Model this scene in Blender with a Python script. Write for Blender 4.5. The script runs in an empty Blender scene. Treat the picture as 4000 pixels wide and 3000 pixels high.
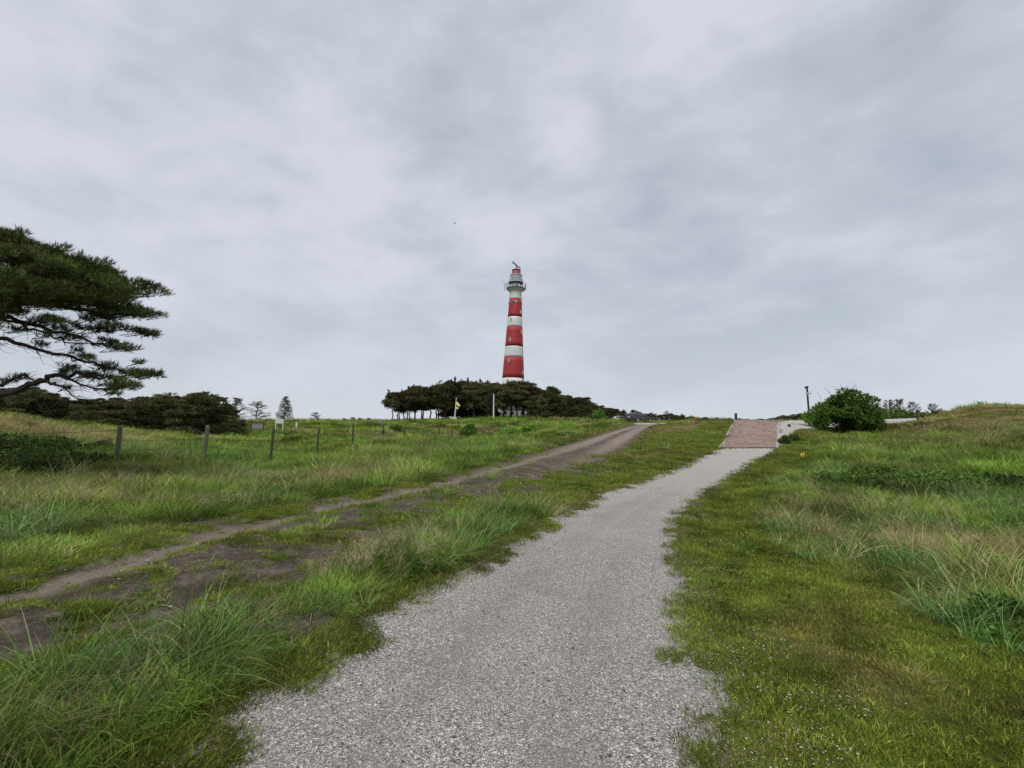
import bpy, math, random
import numpy as np
from mathutils import Vector, Matrix

random.seed(7)
rng = np.random.default_rng(11)
S = bpy.context.scene
COL = S.collection

# ------------------------------------------------------------------ camera
FPX, TILT, ROLL, EYE = 1850.0, math.atan(0.108), 0.029, 1.62
Fv = np.array([0, math.cos(TILT), math.sin(TILT)])
U0 = np.array([0, -math.sin(TILT), math.cos(TILT)])
R0 = np.array([1.0, 0, 0])
Rv = R0*math.cos(ROLL)+U0*math.sin(ROLL)
Uv = U0*math.cos(ROLL)-R0*math.sin(ROLL)
cam_data = bpy.data.cameras.new('camera')
cam_data.sensor_width = 36
cam_data.lens = 36*FPX/4000
cam_data.clip_start = 0.05
cam_data.clip_end = 5000
cam = bpy.data.objects.new('camera', cam_data)
COL.objects.link(cam)
M = Matrix(((Rv[0], Uv[0], -Fv[0], 0), (Rv[1], Uv[1], -Fv[1], 0), (Rv[2], Uv[2], -Fv[2], EYE), (0, 0, 0, 1)))
cam.matrix_world = M
S.camera = cam

# ------------------------------------------------------------------ world, sun, exposure
SUN_EL, SUN_AZ = math.radians(56), math.radians(200)   # azimuth clockwise from +Y
world = bpy.data.worlds.new('World')
S.world = world
world.use_nodes = True
wn, wl = world.node_tree.nodes, world.node_tree.links
wn.clear()
def WN(t, **k):
    n = wn.new(t)
    for a, b in k.items(): setattr(n, a, b)
    return n
wout = WN('ShaderNodeOutputWorld')
bg = WN('ShaderNodeBackground'); bg.inputs['Strength'].default_value = 0.1
sky = WN('ShaderNodeTexSky', sky_type='NISHITA', sun_disc=False)
sky.sun_elevation = SUN_EL; sky.sun_rotation = SUN_AZ
tc = WN('ShaderNodeTexCoord')
sep = WN('ShaderNodeSeparateXYZ'); wl.new(tc.outputs['Generated'], sep.inputs[0])
zz = WN('ShaderNodeMath', operation='MAXIMUM'); wl.new(sep.outputs['Z'], zz.inputs[0]); zz.inputs[1].default_value = 0.0
za = WN('ShaderNodeMath', operation='ADD'); wl.new(zz.outputs[0], za.inputs[0]); za.inputs[1].default_value = 0.42
dx = WN('ShaderNodeMath', operation='DIVIDE'); wl.new(sep.outputs['X'], dx.inputs[0]); wl.new(za.outputs[0], dx.inputs[1])
dy = WN('ShaderNodeMath', operation='DIVIDE'); wl.new(sep.outputs['Y'], dy.inputs[0]); wl.new(za.outputs[0], dy.inputs[1])
cmb = WN('ShaderNodeCombineXYZ'); wl.new(dx.outputs[0], cmb.inputs[0]); wl.new(dy.outputs[0], cmb.inputs[1])
def cloud(rot, scale, sc, det, rough, dist, loc=(0, 0, 0)):
    m0 = WN('ShaderNodeMapping'); m0.inputs['Rotation'].default_value = (0, 0, math.radians(rot)); wl.new(cmb.outputs[0], m0.inputs[0])
    mp = WN('ShaderNodeMapping'); mp.inputs['Scale'].default_value = scale; mp.inputs['Location'].default_value = loc
    wl.new(m0.outputs[0], mp.inputs[0])
    n = WN('ShaderNodeTexNoise'); n.inputs['Scale'].default_value = sc; n.inputs['Detail'].default_value = det
    n.inputs['Roughness'].default_value = rough; n.inputs['Distortion'].default_value = dist
    wl.new(mp.outputs[0], n.inputs['Vector'])
    return n.outputs['Fac']
def soft(sc_xyz, sc, det, rough, dist, loc):
    mp = WN('ShaderNodeMapping'); mp.inputs['Scale'].default_value = sc_xyz; mp.inputs['Location'].default_value = loc
    mp.inputs['Rotation'].default_value = (0, math.radians(24), 0)
    wl.new(tc.outputs['Generated'], mp.inputs[0])
    n = WN('ShaderNodeTexNoise'); n.inputs['Scale'].default_value = sc; n.inputs['Detail'].default_value = det
    n.inputs['Roughness'].default_value = rough; n.inputs['Distortion'].default_value = dist
    wl.new(mp.outputs[0], n.inputs['Vector'])
    return n.outputs['Fac']
c1 = soft((1, 1, 1.7), 1.6, 3, 0.5, 0.2, (2.2, 3.3, 9.1))
c2 = soft((1, 1, 2.4), 5.0, 6, 0.55, 0.25, (1.3, 2.2, 4))
c3 = cloud(42, (.85, 1.3, 1), 3.2, 6, 0.56, 0.35, (7.3, 2.2, 9))
m1 = WN('ShaderNodeMath', operation='MULTIPLY'); wl.new(c1, m1.inputs[0]); m1.inputs[1].default_value = 0.52
m2 = WN('ShaderNodeMath', operation='MULTIPLY_ADD'); wl.new(c2, m2.inputs[0]); m2.inputs[1].default_value = 0.28; wl.new(m1.outputs[0], m2.inputs[2])
m3 = WN('ShaderNodeMath', operation='MULTIPLY_ADD'); wl.new(c3, m3.inputs[0]); m3.inputs[1].default_value = 0.24; wl.new(m2.outputs[0], m3.inputs[2])
elev = WN('ShaderNodeMapRange'); wl.new(sep.outputs['Z'], elev.inputs[0])   # the cloud deck is thicker low down, thinner overhead
elev.inputs['From Min'].default_value = 0.15; elev.inputs['From Max'].default_value = 0.75
elev.inputs['To Min'].default_value = -0.03; elev.inputs['To Max'].default_value = 0.05
m4 = WN('ShaderNodeMath', operation='ADD'); wl.new(m3.outputs[0], m4.inputs[0]); wl.new(elev.outputs[0], m4.inputs[1])
ramp = WN('ShaderNodeValToRGB'); wl.new(m4.outputs[0], ramp.inputs[0])
e = ramp.color_ramp.elements
e[0].position = 0.42; e[0].color = (0.276, 0.307, 0.347, 1)
e[1].position = 0.59; e[1].color = (0.418, 0.433, 0.483, 1)
em = ramp.color_ramp.elements.new(0.50); em.color = (0.335, 0.361, 0.408, 1)
# paler towards the horizon, as the photograph's overcast is
hz = WN('ShaderNodeMapRange'); wl.new(sep.outputs['Z'], hz.inputs[0])
hz.inputs['From Min'].default_value = 0.0; hz.inputs['From Max'].default_value = 0.34
hz.inputs['To Min'].default_value = 0.8; hz.inputs['To Max'].default_value = 0.0
mh = WN('ShaderNodeMix', data_type='RGBA'); wl.new(hz.outputs[0], mh.inputs['Factor'])
wl.new(ramp.outputs[0], mh.inputs['A']); mh.inputs['B'].default_value = (0.390, 0.418, 0.458, 1)
sc10 = WN('ShaderNodeVectorMath', operation='SCALE'); wl.new(mh.outputs['Result'], sc10.inputs[0]); sc10.inputs['Scale'].default_value = 8.95
mx = WN('ShaderNodeMix', data_type='RGBA'); mx.inputs['Factor'].default_value = 0.95
wl.new(sky.outputs[0], mx.inputs['A']); wl.new(sc10.outputs[0], mx.inputs['B'])
wl.new(mx.outputs['Result'], bg.inputs['Color'])
wl.new(bg.outputs[0], wout.inputs['Surface'])

sun_d = bpy.data.lights.new('sun', 'SUN'); sun_d.energy = 1.5; sun_d.angle = math.radians(35); sun_d.color = (1.0, 0.97, 0.93)
sun = bpy.data.objects.new('sun', sun_d); COL.objects.link(sun)
sd = Vector((math.sin(SUN_AZ)*math.cos(SUN_EL), math.cos(SUN_AZ)*math.cos(SUN_EL), math.sin(SUN_EL)))
sun.rotation_euler = sd.to_track_quat('Z', 'Y').to_euler()
sun.location = (0, -10, 60)
S.view_settings.view_transform = 'Standard'
S.view_settings.look = 'None'
S.view_settings.exposure = 0.85
S.view_settings.gamma = 1
S.view_settings.use_curve_mapping = False
S.cycles.max_bounces = 6
S.cycles.transparent_max_bounces = 8

# ------------------------------------------------------------------ numpy noise
_perm = np.random.default_rng(5).random(65536)
def vnoise(x, y, seed=0):
    x = np.asarray(x, float); y = np.asarray(y, float)
    xi = np.floor(x).astype(np.int64); yi = np.floor(y).astype(np.int64)
    fx = x-xi; fy = y-yi
    fx = fx*fx*(3-2*fx); fy = fy*fy*(3-2*fy)
    def h(a, b): return _perm[((a*73856093) ^ (b*19349663) ^ (seed*83492791)) & 65535]
    return (h(xi, yi)*(1-fx)+h(xi+1, yi)*fx)*(1-fy)+(h(xi, yi+1)*(1-fx)+h(xi+1, yi+1)*fx)*fy
def fbm(x, y, s, o=4, seed=0):
    r = 0; a = .5; t = 0
    for k in range(o):
        r = r+a*vnoise(np.asarray(x)/s+17.3*k, np.asarray(y)/s-9.1*k, seed+k); t += a; a *= .5; s *= .5
    return r/t

# ------------------------------------------------------------------ picture point -> place in the world
def P(px, py, Y):
    d = Fv+Rv*(px-2000)/FPX+Uv*(1500-py)/FPX
    d = d*(Y/d[1])
    return np.array([d[0], Y, d[2]+EYE])
def proj(x, y, z):
    p = np.array([x, y, z-EYE]); w = p@Fv
    return 2000+FPX*(p@Rv)/w, 1500-FPX*(p@Uv)/w

# ------------------------------------------------------------------ terrain heights
ctrl = [(70, 1628, 31), (260, 1690, 29), (2500, 1651, 82), (2180, 1800, 18.5), (2420, 1700, 34), (2530, 1656, 62), (2500, 1750, 25), (2700, 1680, 32), (2600, 1661, 42),
 (2917, 1763, 24.5), (2720, 1862, 17), (2950, 1700, 29.5), (2955, 1643, 34.5), (2955, 1643, 55), (2875, 1644, 50), (2700, 1649, 50), (2620, 1651, 58), (2560, 1652, 66), (2770, 1647, 46),
 (450, 1815, 16), (800, 1805, 19.4), (1060, 1800, 22.9), (1240, 1772, 26.3), (1380, 1728, 29.8), (1497, 1722, 33.2), (1580, 1715, 36.7),
 (1652, 1720, 40), (1715, 1720, 43.5), (1812, 1722, 50.4), (1912, 1712, 61),
 (1400, 1652, 85), (1000, 1648, 78), (700, 1655, 70), (600, 1668, 48), (0, 1655, 44), (0, 1850, 14), (900, 1700, 48), (1200, 1672, 62),
 (2000, 1662, 75), (1800, 1655, 90), (1777, 1638, 130), (1500, 1646, 125), (2060, 1634, 130), (2300, 1642, 110), (2400, 1645, 90), (2200, 1682, 55), (2200, 1658, 75), (2100, 1722, 42),
 (2000, 1628, 172), (1650, 1665, 70), (1700, 1645, 115),
 (3140, 1652, 42), (3200, 1646, 55), (3520, 1637, 52), (3300, 1688, 35), (3450, 1665, 38), (3600, 1643, 42), (3700, 1614, 42), (3828, 1589, 42), (4000, 1597, 42),
 (3700, 1750, 26), (3400, 1800, 20), (4000, 1800, 20), (3135, 1795, 21), (3700, 1900, 14), (3000, 1950, 12.5), (4000, 2050, 9), (3400, 2000, 11)]
pts = []
for c in ctrl:
    p = P(*c); pts.append((p[0], p[1], p[2]))
for Y in (1.3, 2, 3.2, 5, 8):
    for u in (-1.3, -.7, 0, .5):
        pts.append((u*Y, Y, 0.0))
pts += [(0, 11, 0.03), (-5, 11.5, 0.02), (3, 11.5, 0.06), (4.2, 5, 0.0), (6, 5, 0.05), (1.3*3.2, 3.2, 0)]
for u in (-1.3, -.8, -.3, .3, .8, 1.3):
    pts += [(u*150 if abs(u) > .3 else u*230, 150 if abs(u) > .3 else 230, 2.5), (u*320, 320, 1.0), (u*800, 800, 0.0)]
pts += [(1.3*60, 60, 4.0), (1.0*62, 62, 3.6), (-1.3*40, 40, 1.5), (1.3*30, 30, 3.5), (1.3*14, 14, .9), (-1.3*18, 18, .3), (.55*75, 75, 4.0), (.75*75, 75, 3.6), (.35*90, 90, 4.3)]
pts = np.array(pts)
def uv(x, y):
    yy = np.maximum(y, 1.3)
    return np.clip(x/yy, -1.45, 1.45)*1.4, np.log(yy)
cu, cv = uv(pts[:, 0], pts[:, 1])
def tps(r2): return 0.5*r2*np.log(r2+1e-12)
n = len(pts)
K = tps((cu[:, None]-cu)**2+(cv[:, None]-cv)**2)+np.eye(n)*0.004
Pm = np.stack([np.ones(n), cu, cv], 1)
A = np.zeros((n+3, n+3)); A[:n, :n] = K; A[:n, n:] = Pm; A[n:, :n] = Pm.T
W = np.linalg.solve(A, np.concatenate([pts[:, 2], np.zeros(3)]))
def Hbase(x, y):
    x = np.atleast_1d(np.asarray(x, float)); y = np.atleast_1d(np.asarray(y, float))
    out = np.empty(x.shape); fx, fy, fo = x.ravel(), y.ravel(), out.ravel()
    for i in range(0, len(fx), 20000):
        u, v = uv(fx[i:i+20000], fy[i:i+20000])
        r2 = (u[:, None]-cu)**2+(v[:, None]-cv)**2
        fo[i:i+20000] = tps(r2)@W[:n]+W[n]+W[n+1]*u+W[n+2]*v
    return fo.reshape(x.shape)
def cast(px, py, lo=1.0, hi=120.0):
    """first place where the sight line of a picture point meets the base terrain"""
    Y = np.exp(np.linspace(math.log(lo), math.log(hi), 900))
    d = Fv+Rv*(px-2000)/FPX+Uv*(1500-py)/FPX
    X = d[0]/d[1]*Y; Z = EYE+d[2]/d[1]*Y
    h = Hbase(X, Y)
    k = np.argmax(Z < h)
    if not (Z < h).any(): k = np.argmin(Z-h)
    return np.array([X[k], Y[k]])

# picture outlines of the gravel path (left, right at the same height)
edge = [(3700, -300, 3180), (3300, 300, 2950), (3000, 750, 2790), (2750, 1030, 2712), (2530, 1390, 2680), (2405, 1540, 2658), (2287, 1709, 2646), (2180, 1945, 2633), (2115, 2043, 2622),
        (2034, 2170, 2631), (1980, 2270, 2676), (1917, 2415, 2757), (1853, 2590, 2862), (1790, 2735, 2975), (1752, 2822, 3030)]
PL = [np.array([-1.75, -8.]), np.array([-1.65, -1.])]+[cast(l, y) for y, l, r in edge]
PR = [np.array([1.5, -8.]), np.array([1.35, -1.])]+[cast(r, y) for y, l, r in edge]
bl0, br0 = PL[-1], PR[-1]
def unproj_ground(px, Y, it=8):
    x = (px-2000)/FPX*Y
    for _ in range(it):
        z = Hbase(x, Y)[0]; q = proj(x, Y, z)[0]
        x += (px-q)/FPX*Y
    return np.array([x, Y])
BL = [bl0, unproj_ground(2850, 29), unproj_ground(2880, 34.5), unproj_ground(2868, 42), unproj_ground(2850, 50)]
BR = [br0, unproj_ground(3036, 29), unproj_ground(3036, 34.5), unproj_ground(3060, 42), unproj_ground(3085, 50)]
def densify(poly, m):
    poly = np.array(poly); d = np.r_[0, np.cumsum(np.linalg.norm(np.diff(poly, axis=0), axis=1))]
    t = np.linspace(0, d[-1], m)
    return np.stack([np.interp(t, d, poly[:, 0]), np.interp(t, d, poly[:, 1])], 1)
def smooth(poly, m=160, k=5):
    p = densify(poly, m)
    for _ in range(k):
        q = p.copy(); q[1:-1] = (p[:-2]+p[1:-1]*2+p[2:])/4; p = q
    return p
def inpoly(x, y, poly):
    x = np.asarray(x); y = np.asarray(y); c = np.zeros(x.shape, bool)
    m = len(poly)
    for i in range(m):
        x1, y1 = poly[i]; x2, y2 = poly[(i+1) % m]
        if y1 == y2: continue
        c ^= ((y1 > y) != (y2 > y)) & (x < (x2-x1)*(y-y1)/(y2-y1)+x1)
    return c
def dist_line(x, y, line):
    x = np.asarray(x, float); y = np.asarray(y, float); best = np.full(x.shape, 1e9)
    for (ax, ay), (bx, by) in zip(line[:-1], line[1:]):
        dx_, dy_ = bx-ax, by-ay; L2 = dx_*dx_+dy_*dy_+1e-12
        t = np.clip(((x-ax)*dx_+(y-ay)*dy_)/L2, 0, 1)
        best = np.minimum(best, (x-ax-t*dx_)**2+(y-ay-t*dy_)**2)
    return np.sqrt(best)
sl, sr = smooth(PL, 60, 1), smooth(PR, 60, 1)
path_poly = np.concatenate([sl, sr[::-1]])
brick_poly = np.concatenate([densify(BL, 12), densify(BR, 12)[::-1]])
road_poly = np.array([unproj_ground(p, Y) for p, Y in ((2470, 62), (2600, 50), (2760, 44), (2860, 42), (3050, 37), (3130, 38), (3230, 37.5), (3330, 39), (3500, 41), (3640, 44), (3660, 54), (3300, 56), (3000, 56), (2700, 58), (2560, 66), (2480, 70))])
side_poly = np.array([cast(3040, 1742), cast(3046, 1700), unproj_ground(3040, 37), unproj_ground(3235, 38), cast(3200, 1672), cast(3120, 1676), cast(3085, 1700), cast(3060, 1742)])
def sdist(x, y, poly):
    d = dist_line(x, y, np.vstack([poly, poly[:1]]))
    return np.where(inpoly(x, y, poly), -d, d)

rutA = smooth([cast(-500, 2480), cast(54, 2314), cast(362, 2224), cast(723, 2124), cast(1085, 2021), cast(1446, 1944), cast(1681, 1898), cast(1862, 1853), cast(2043, 1808), cast(2240, 1748), cast(2385, 1695), unproj_ground(2500, 50), unproj_ground(2560, 66)], 60, 2)
rutB = smooth([cast(-300, 2650), cast(270, 2477), cast(904, 2268), cast(1266, 2151), cast(1537, 2062), cast(1718, 2000), cast(1900, 1940), cast(2080, 1872), cast(2230, 1815), cast(2350, 1760), cast(2450, 1700), unproj_ground(2540, 50), unproj_ground(2580, 66)], 60, 2)
track_mid = (rutA+rutB)/2
_dv = rutB-rutA; _dv = _dv/np.linalg.norm(_dv, axis=1)[:, None]
TL, TR = rutA-_dv*1.0, rutB+_dv*1.2

def masks(x, y):
    """distance-like fields used by the ground, its colours and the plants on it"""
    x = np.asarray(x, float); y = np.asarray(y, float)
    dp = np.minimum(sdist(x, y, path_poly), np.minimum(sdist(x, y, brick_poly), np.minimum(sdist(x, y, road_poly), sdist(x, y, side_poly))))
    da, db = dist_line(x, y, rutA), dist_line(x, y, rutB)
    return dp, da, db
def dirt_field(x, y, da, db):
    far = np.clip((y-14)/14, 0, 1)
    n1 = fbm(x, y, .75, 4, 3); n2 = fbm(x, y, .22, 3, 9)
    a = 1-da/(0.36+0.35*far)                       # left rut: clean
    b = (1-db/(0.5+.4*far))*0.8
    mid = (1-np.maximum(da, db)/3.1)*1.15
    f = np.maximum(a*1.5, b*1.05+(n1-.5)*2.4+.1*far)
    f = np.maximum(f, (mid-0.0)*1.0+(n1-.5)*2.2+.12+far*.95*(mid > .12))
    return f+(n2-.5)*1.3
def gravel_cover(x, y, dp_):
    """above .5 bare gravel, below it moss and turf; ragged along the sides of the path"""
    right = x > np.interp(y, sr[:, 1], sr[:, 0])-.6
    w = np.where(right, .16+.16*np.clip((4.6-y)/1.5, 0, 1), .20)
    c = .5-dp_/w*.5+(fbm(x, y, .42, 4, 131)-.5)*1.25+(fbm(x, y, .09, 2, 133)-.5)*.8
    return np.where(dp_ < -.6, 1., c)
def H(x, y, m=None):
    x = np.atleast_1d(np.asarray(x, float)); y = np.atleast_1d(np.asarray(y, float))
    z = Hbase(x, y)
    dp, da, db = m if m else masks(x, y)
    d = np.minimum(dp, np.minimum(da, db)-.6)
    w = np.clip(d/1.6, 0, 1)**1.3
    farw = np.clip(y/25, .36, 1.0)*np.clip((420-y)/200, 0, 1)
    z = z+w*farw*((fbm(x, y, 2.6, 4, 21)-.5)*.75+(fbm(x, y, .7, 2, 25)-.5)*.16)
    # berm between path and track
    sgl = dist_line(x, y, sl)
    z = z+np.exp(-((sgl-.75)/.5)**2)*.07*(dp > 0)*(x < 2)*(y < 14)
    z = z-.07*np.exp(-(da/.3)**2)-.08*np.exp(-(db/.36)**2)
    z = z+(fbm(x, y, .3, 4, 31)-.5)*.10*np.clip(1.6-np.minimum(da, db), 0, 1)
    z = z-.035*(dp < 0)*np.clip(-dp/.2, 0, 1)
    return z
def Hs(x, y): return float(H(x, y)[0])
def ground_at(px, Y):
    x = (px-2000)/FPX*Y
    for _ in range(6):
        z = Hs(x, Y); x += (px-proj(x, Y, z)[0])/FPX*Y
    return Vector((x, Y, Hs(x, Y)))

# ------------------------------------------------------------------ mesh helpers
def link_mesh(name, verts, faces, mat, parent=None, smooth_=False, mats=None):
    me = bpy.data.meshes.new(name)
    me.from_pydata([tuple(map(float, v)) for v in verts], [], faces)
    for m_ in (mats or [mat]): me.materials.append(m_)
    if smooth_: me.polygons.foreach_set('use_smooth', [True]*len(me.polygons))
    me.update()
    o = bpy.data.objects.new(name, me); COL.objects.link(o)
    if parent is not None: o.parent = parent
    return o
def np_mesh(name, V, Fc, smooth_=False):
    """V (n,3), Fc (m,k) all faces of k corners"""
    me = bpy.data.meshes.new(name)
    V = np.asarray(V, np.float32); Fc = np.asarray(Fc, np.int32); k = Fc.shape[1]
    me.vertices.add(len(V)); me.vertices.foreach_set('co', V.ravel())
    me.loops.add(Fc.size); me.loops.foreach_set('vertex_index', Fc.ravel())
    me.polygons.add(len(Fc)); me.polygons.foreach_set('loop_start', np.arange(0, Fc.size, k, dtype=np.int32))
    me.polygons.foreach_set('use_smooth', np.full(len(Fc), smooth_))
    me.update(calc_edges=True)
    return me
def add_obj(name, me, mat=None, parent=None):
    if mat is not None and not me.materials: me.materials.append(mat)
    o = bpy.data.objects.new(name, me); COL.objects.link(o)
    if parent is not None: o.parent = parent
    return o
def tag(o, label=None, cat=None, group=None, kind=None):
    if label: o['label'] = label
    if cat: o['category'] = cat
    if group: o['group'] = group
    if kind: o['kind'] = kind
    return o
def empty(name, loc, rz=0, label=None, cat=None, group=None):
    o = bpy.data.objects.new(name, None); COL.objects.link(o)
    o.location = loc; o.rotation_euler = (0, 0, rz); o.empty_display_size = .2
    tag(o, label, cat, group); return o
def copy_tree(o, parent=None):
    c = o.copy(); COL.objects.link(c); c.parent = parent
    for ch in list(o.children): copy_tree(ch, c)
    return c
class MB:
    def __init__(s): s.v = []; s.f = []
    def add(s, v, f):
        b = len(s.v); s.v += [tuple(map(float, p)) for p in v]; s.f += [tuple(i+b for i in q) for q in f]; return s
    def box(s, c, d, rot=None, taper=1.0):
        x, y, z = [a/2 for a in d]
        vs = [Vector((sx*x*(taper if sz > 0 else 1), sy*y*(taper if sz > 0 else 1), sz*z)) for sx in (-1, 1) for sy in (-1, 1) for sz in (-1, 1)]
        if rot is not None: vs = [rot @ v for v in vs]
        vs = [v+Vector(c) for v in vs]
        return s.add(vs, [(0, 1, 3, 2), (4, 6, 7, 5), (0, 4, 5, 1), (2, 3, 7, 6), (0, 2, 6, 4), (1, 5, 7, 3)])
    def tube(s, pts_, rad, n_=6, cap=True):
        pts_ = [Vector(p) for p in pts_]; rings = []
        for i, p in enumerate(pts_):
            t = (pts_[min(i+1, len(pts_)-1)]-pts_[max(i-1, 0)]).normalized()
            a = t.orthogonal().normalized() if i == 0 else (a-t*a.dot(t)).normalized()
            b = t.cross(a); r = rad[i] if hasattr(rad, '__len__') else rad
            rings.append([p+(a*math.cos(2*math.pi*k/n_)+b*math.sin(2*math.pi*k/n_))*r for k in range(n_)])
        vs = [v for r in rings for v in r]; fs = []
        for i in range(len(rings)-1):
            for k in range(n_):
                fs.append((i*n_+k, i*n_+(k+1) % n_, (i+1)*n_+(k+1) % n_, (i+1)*n_+k))
        if cap: fs += [tuple(range(n_))[::-1], tuple((len(rings)-1)*n_+k for k in range(n_))]
        return s.add(vs, fs)
    def lathe(s, prof, n_=24, c=(0, 0, 0)):
        vs = []; fs = []
        for r, z in prof:
            for k in range(n_):
                a = 2*math.pi*k/n_; vs.append((c[0]+r*math.cos(a), c[1]+r*math.sin(a), c[2]+z))
        for i in range(len(prof)-1):
            for k in range(n_):
                fs.append((i*n_+k, i*n_+(k+1) % n_, (i+1)*n_+(k+1) % n_, (i+1)*n_+k))
        return s.add(vs, fs)
    def build(s, name, mat, parent=None, smooth_=False): return link_mesh(name, s.v, s.f, mat, parent, smooth_)

# ------------------------------------------------------------------ materials
def mat_new(name):
    m = bpy.data.materials.new(name); m.use_nodes = True
    nt = m.node_tree; nt.nodes.clear()
    return m, nt
class NT:
    def __init__(s, nt): s.nt = nt
    def n(s, t, ins=None, **k):
        nd = s.nt.nodes.new(t)
        for a, b in k.items(): setattr(nd, a, b)
        for a, b in (ins or {}).items():
            if isinstance(b, bpy.types.NodeSocket): s.nt.links.new(b, nd.inputs[a])
            else: nd.inputs[a].default_value = b
        return nd
    def noise(s, vec, scale, detail=4, rough=.55, dist=0):
        return s.n('ShaderNodeTexNoise', {'Vector': vec, 'Scale': scale, 'Detail': detail, 'Roughness': rough, 'Distortion': dist}).outputs['Fac']
    def ramp(s, fac, stops):
        r = s.n('ShaderNodeValToRGB', {0: fac}); el = r.color_ramp.elements
        while len(el) < len(stops): el.new(.5)
        for q, (p, c) in zip(el, stops): q.position = p; q.color = (*c, 1) if len(c) == 3 else c
        return r.outputs[0]
    def mix(s, f, a, b, bt='MIX'):
        m = s.n('ShaderNodeMix', data_type='RGBA', blend_type=bt)
        for k, v in (('Factor', f), ('A', a), ('B', b)):
            if isinstance(v, bpy.types.NodeSocket): s.nt.links.new(v, m.inputs[k])
            else: m.inputs[k].default_value = (*v, 1) if isinstance(v, tuple) and len(v) == 3 else v
        return m.outputs['Result']
    def math(s, op, a, b=0., c=0., clamp=False):
        m = s.n('ShaderNodeMath', {0: a, 1: b, 2: c}, operation=op); m.use_clamp = clamp; return m.outputs[0]
    def smooth(s, v, a, b):
        return s.n('ShaderNodeMapRange', {0: v, 1: a, 2: b, 3: 0., 4: 1.}, interpolation_type='SMOOTHSTEP').outputs[0]
    def out(s, col, rough=.8, bump=None, bs=.3, bd=.02, spec=.3, metal=0., transl=0.):
        p = s.n('ShaderNodeBsdfPrincipled', {'Roughness': rough, 'Specular IOR Level': spec, 'Metallic': metal})
        if isinstance(col, bpy.types.NodeSocket): s.nt.links.new(col, p.inputs['Base Color'])
        else: p.inputs['Base Color'].default_value = (*col, 1)
        if bump is not None:
            b = s.n('ShaderNodeBump', {'Height': bump, 'Strength': bs, 'Distance': bd})
            s.nt.links.new(b.outputs[0], p.inputs['Normal'])
        o = s.n('ShaderNodeOutputMaterial'); src = p.outputs[0]
        if transl:
            t = s.n('ShaderNodeBsdfTranslucent')
            if isinstance(col, bpy.types.NodeSocket): s.nt.links.new(col, t.inputs[0])
            else: t.inputs[0].default_value = (*col, 1)
            mm = s.n('ShaderNodeMixShader', {0: transl, 1: src, 2: t.outputs[0]}); src = mm.outputs[0]
        s.nt.links.new(src, o.inputs[0])
        return p
def simple(name, col, rough=.7, var=.25, scale=6., spec=.3, metal=0., bs=.2, bd=.01):
    m, nt = mat_new(name); g = NT(nt)
    tcx = g.n('ShaderNodeTexCoord').outputs['Object']
    nz = g.noise(tcx, scale, 6, .65)
    c = g.ramp(nz, [(.25, tuple(x*(1-var) for x in col)), (.75, tuple(min(1, x*(1+var)) for x in col))])
    g.out(c, rough, nz, bs, bd, spec, metal); return m

# ground
m_ground, nt = mat_new('ground'); g = NT(nt)
pos = g.n('ShaderNodeNewGeometry').outputs['Position']
dirt = g.n('ShaderNodeAttribute', attribute_name='dirt').outputs['Fac']
dryA = g.n('ShaderNodeAttribute', attribute_name='dry').outputs['Fac']
pth = g.n('ShaderNodeAttribute', attribute_name='path').outputs['Fac']
nA, nB, nC, nD = g.noise(pos, 1.3, 6, .6), g.noise(pos, 7, 6, .65), g.noise(pos, 38, 5, .7), g.noise(pos, .25, 4, .6)
green = g.ramp(nB, [(.24, (.020, .028, .007)), (.42, (.050, .074, .012)), (.6, (.100, .130, .020)), (.8, (.17, .17, .045))])
straw = g.ramp(nC, [(.25, (.06, .05, .022)), (.55, (.15, .13, .06)), (.8, (.24, .20, .11))])
dryf = g.math('ADD', dryA, g.math('MULTIPLY', g.math('SUBTRACT', nA, .5), 1.1))
gcol = g.mix(g.smooth(dryf, .45, .95), green, straw)
soil = g.ramp(g.math('ADD', g.math('MULTIPLY', nC, .5), g.math('MULTIPLY', nB, .5)), [(.32, (.022, .019, .016)), (.43, (.066, .053, .042)), (.54, (.128, .106, .086)), (.70, (.22, .185, .155))])
sandy = g.n('ShaderNodeAttribute', attribute_name='sand').outputs['Fac']
soil = g.mix(g.math('MULTIPLY', g.smooth(nA, .42, .58), .5), soil, (.042, .033, .025))
soil = g.mix(g.math('MULTIPLY', sandy, .8), soil, g.ramp(nC, [(.3, (.17, .135, .11)), (.7, (.32, .27, .225))]))
df = g.math('ADD', dirt, g.math('MULTIPLY', g.math('SUBTRACT', nB, .5), .8))
df = g.math('ADD', df, g.math('MULTIPLY', g.math('SUBTRACT', nC, .5), .5))
col = g.mix(g.smooth(df, .32, .55), gcol, soil)
vor = g.n('ShaderNodeTexVoronoi', {'Vector': pos, 'Scale': 95.})
grav = g.ramp(vor.outputs['Color'], [(.1, (.12, .115, .11)), (.5, (.28, .26, .24)), (.9, (.55, .52, .48))])
pf = g.math('ADD', pth, g.math('MULTIPLY', g.math('SUBTRACT', nB, .5), 1.3))
pf = g.math('ADD', pf, g.math('MULTIPLY', g.math('SUBTRACT', nC, .5), .9))
col = g.mix(g.smooth(pf, .5, .62), col, grav)
bmp = g.math('ADD', g.math('MULTIPLY', nC, .6), nB)
g.out(col, .95, bmp, .8, .05, .03)

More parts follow.
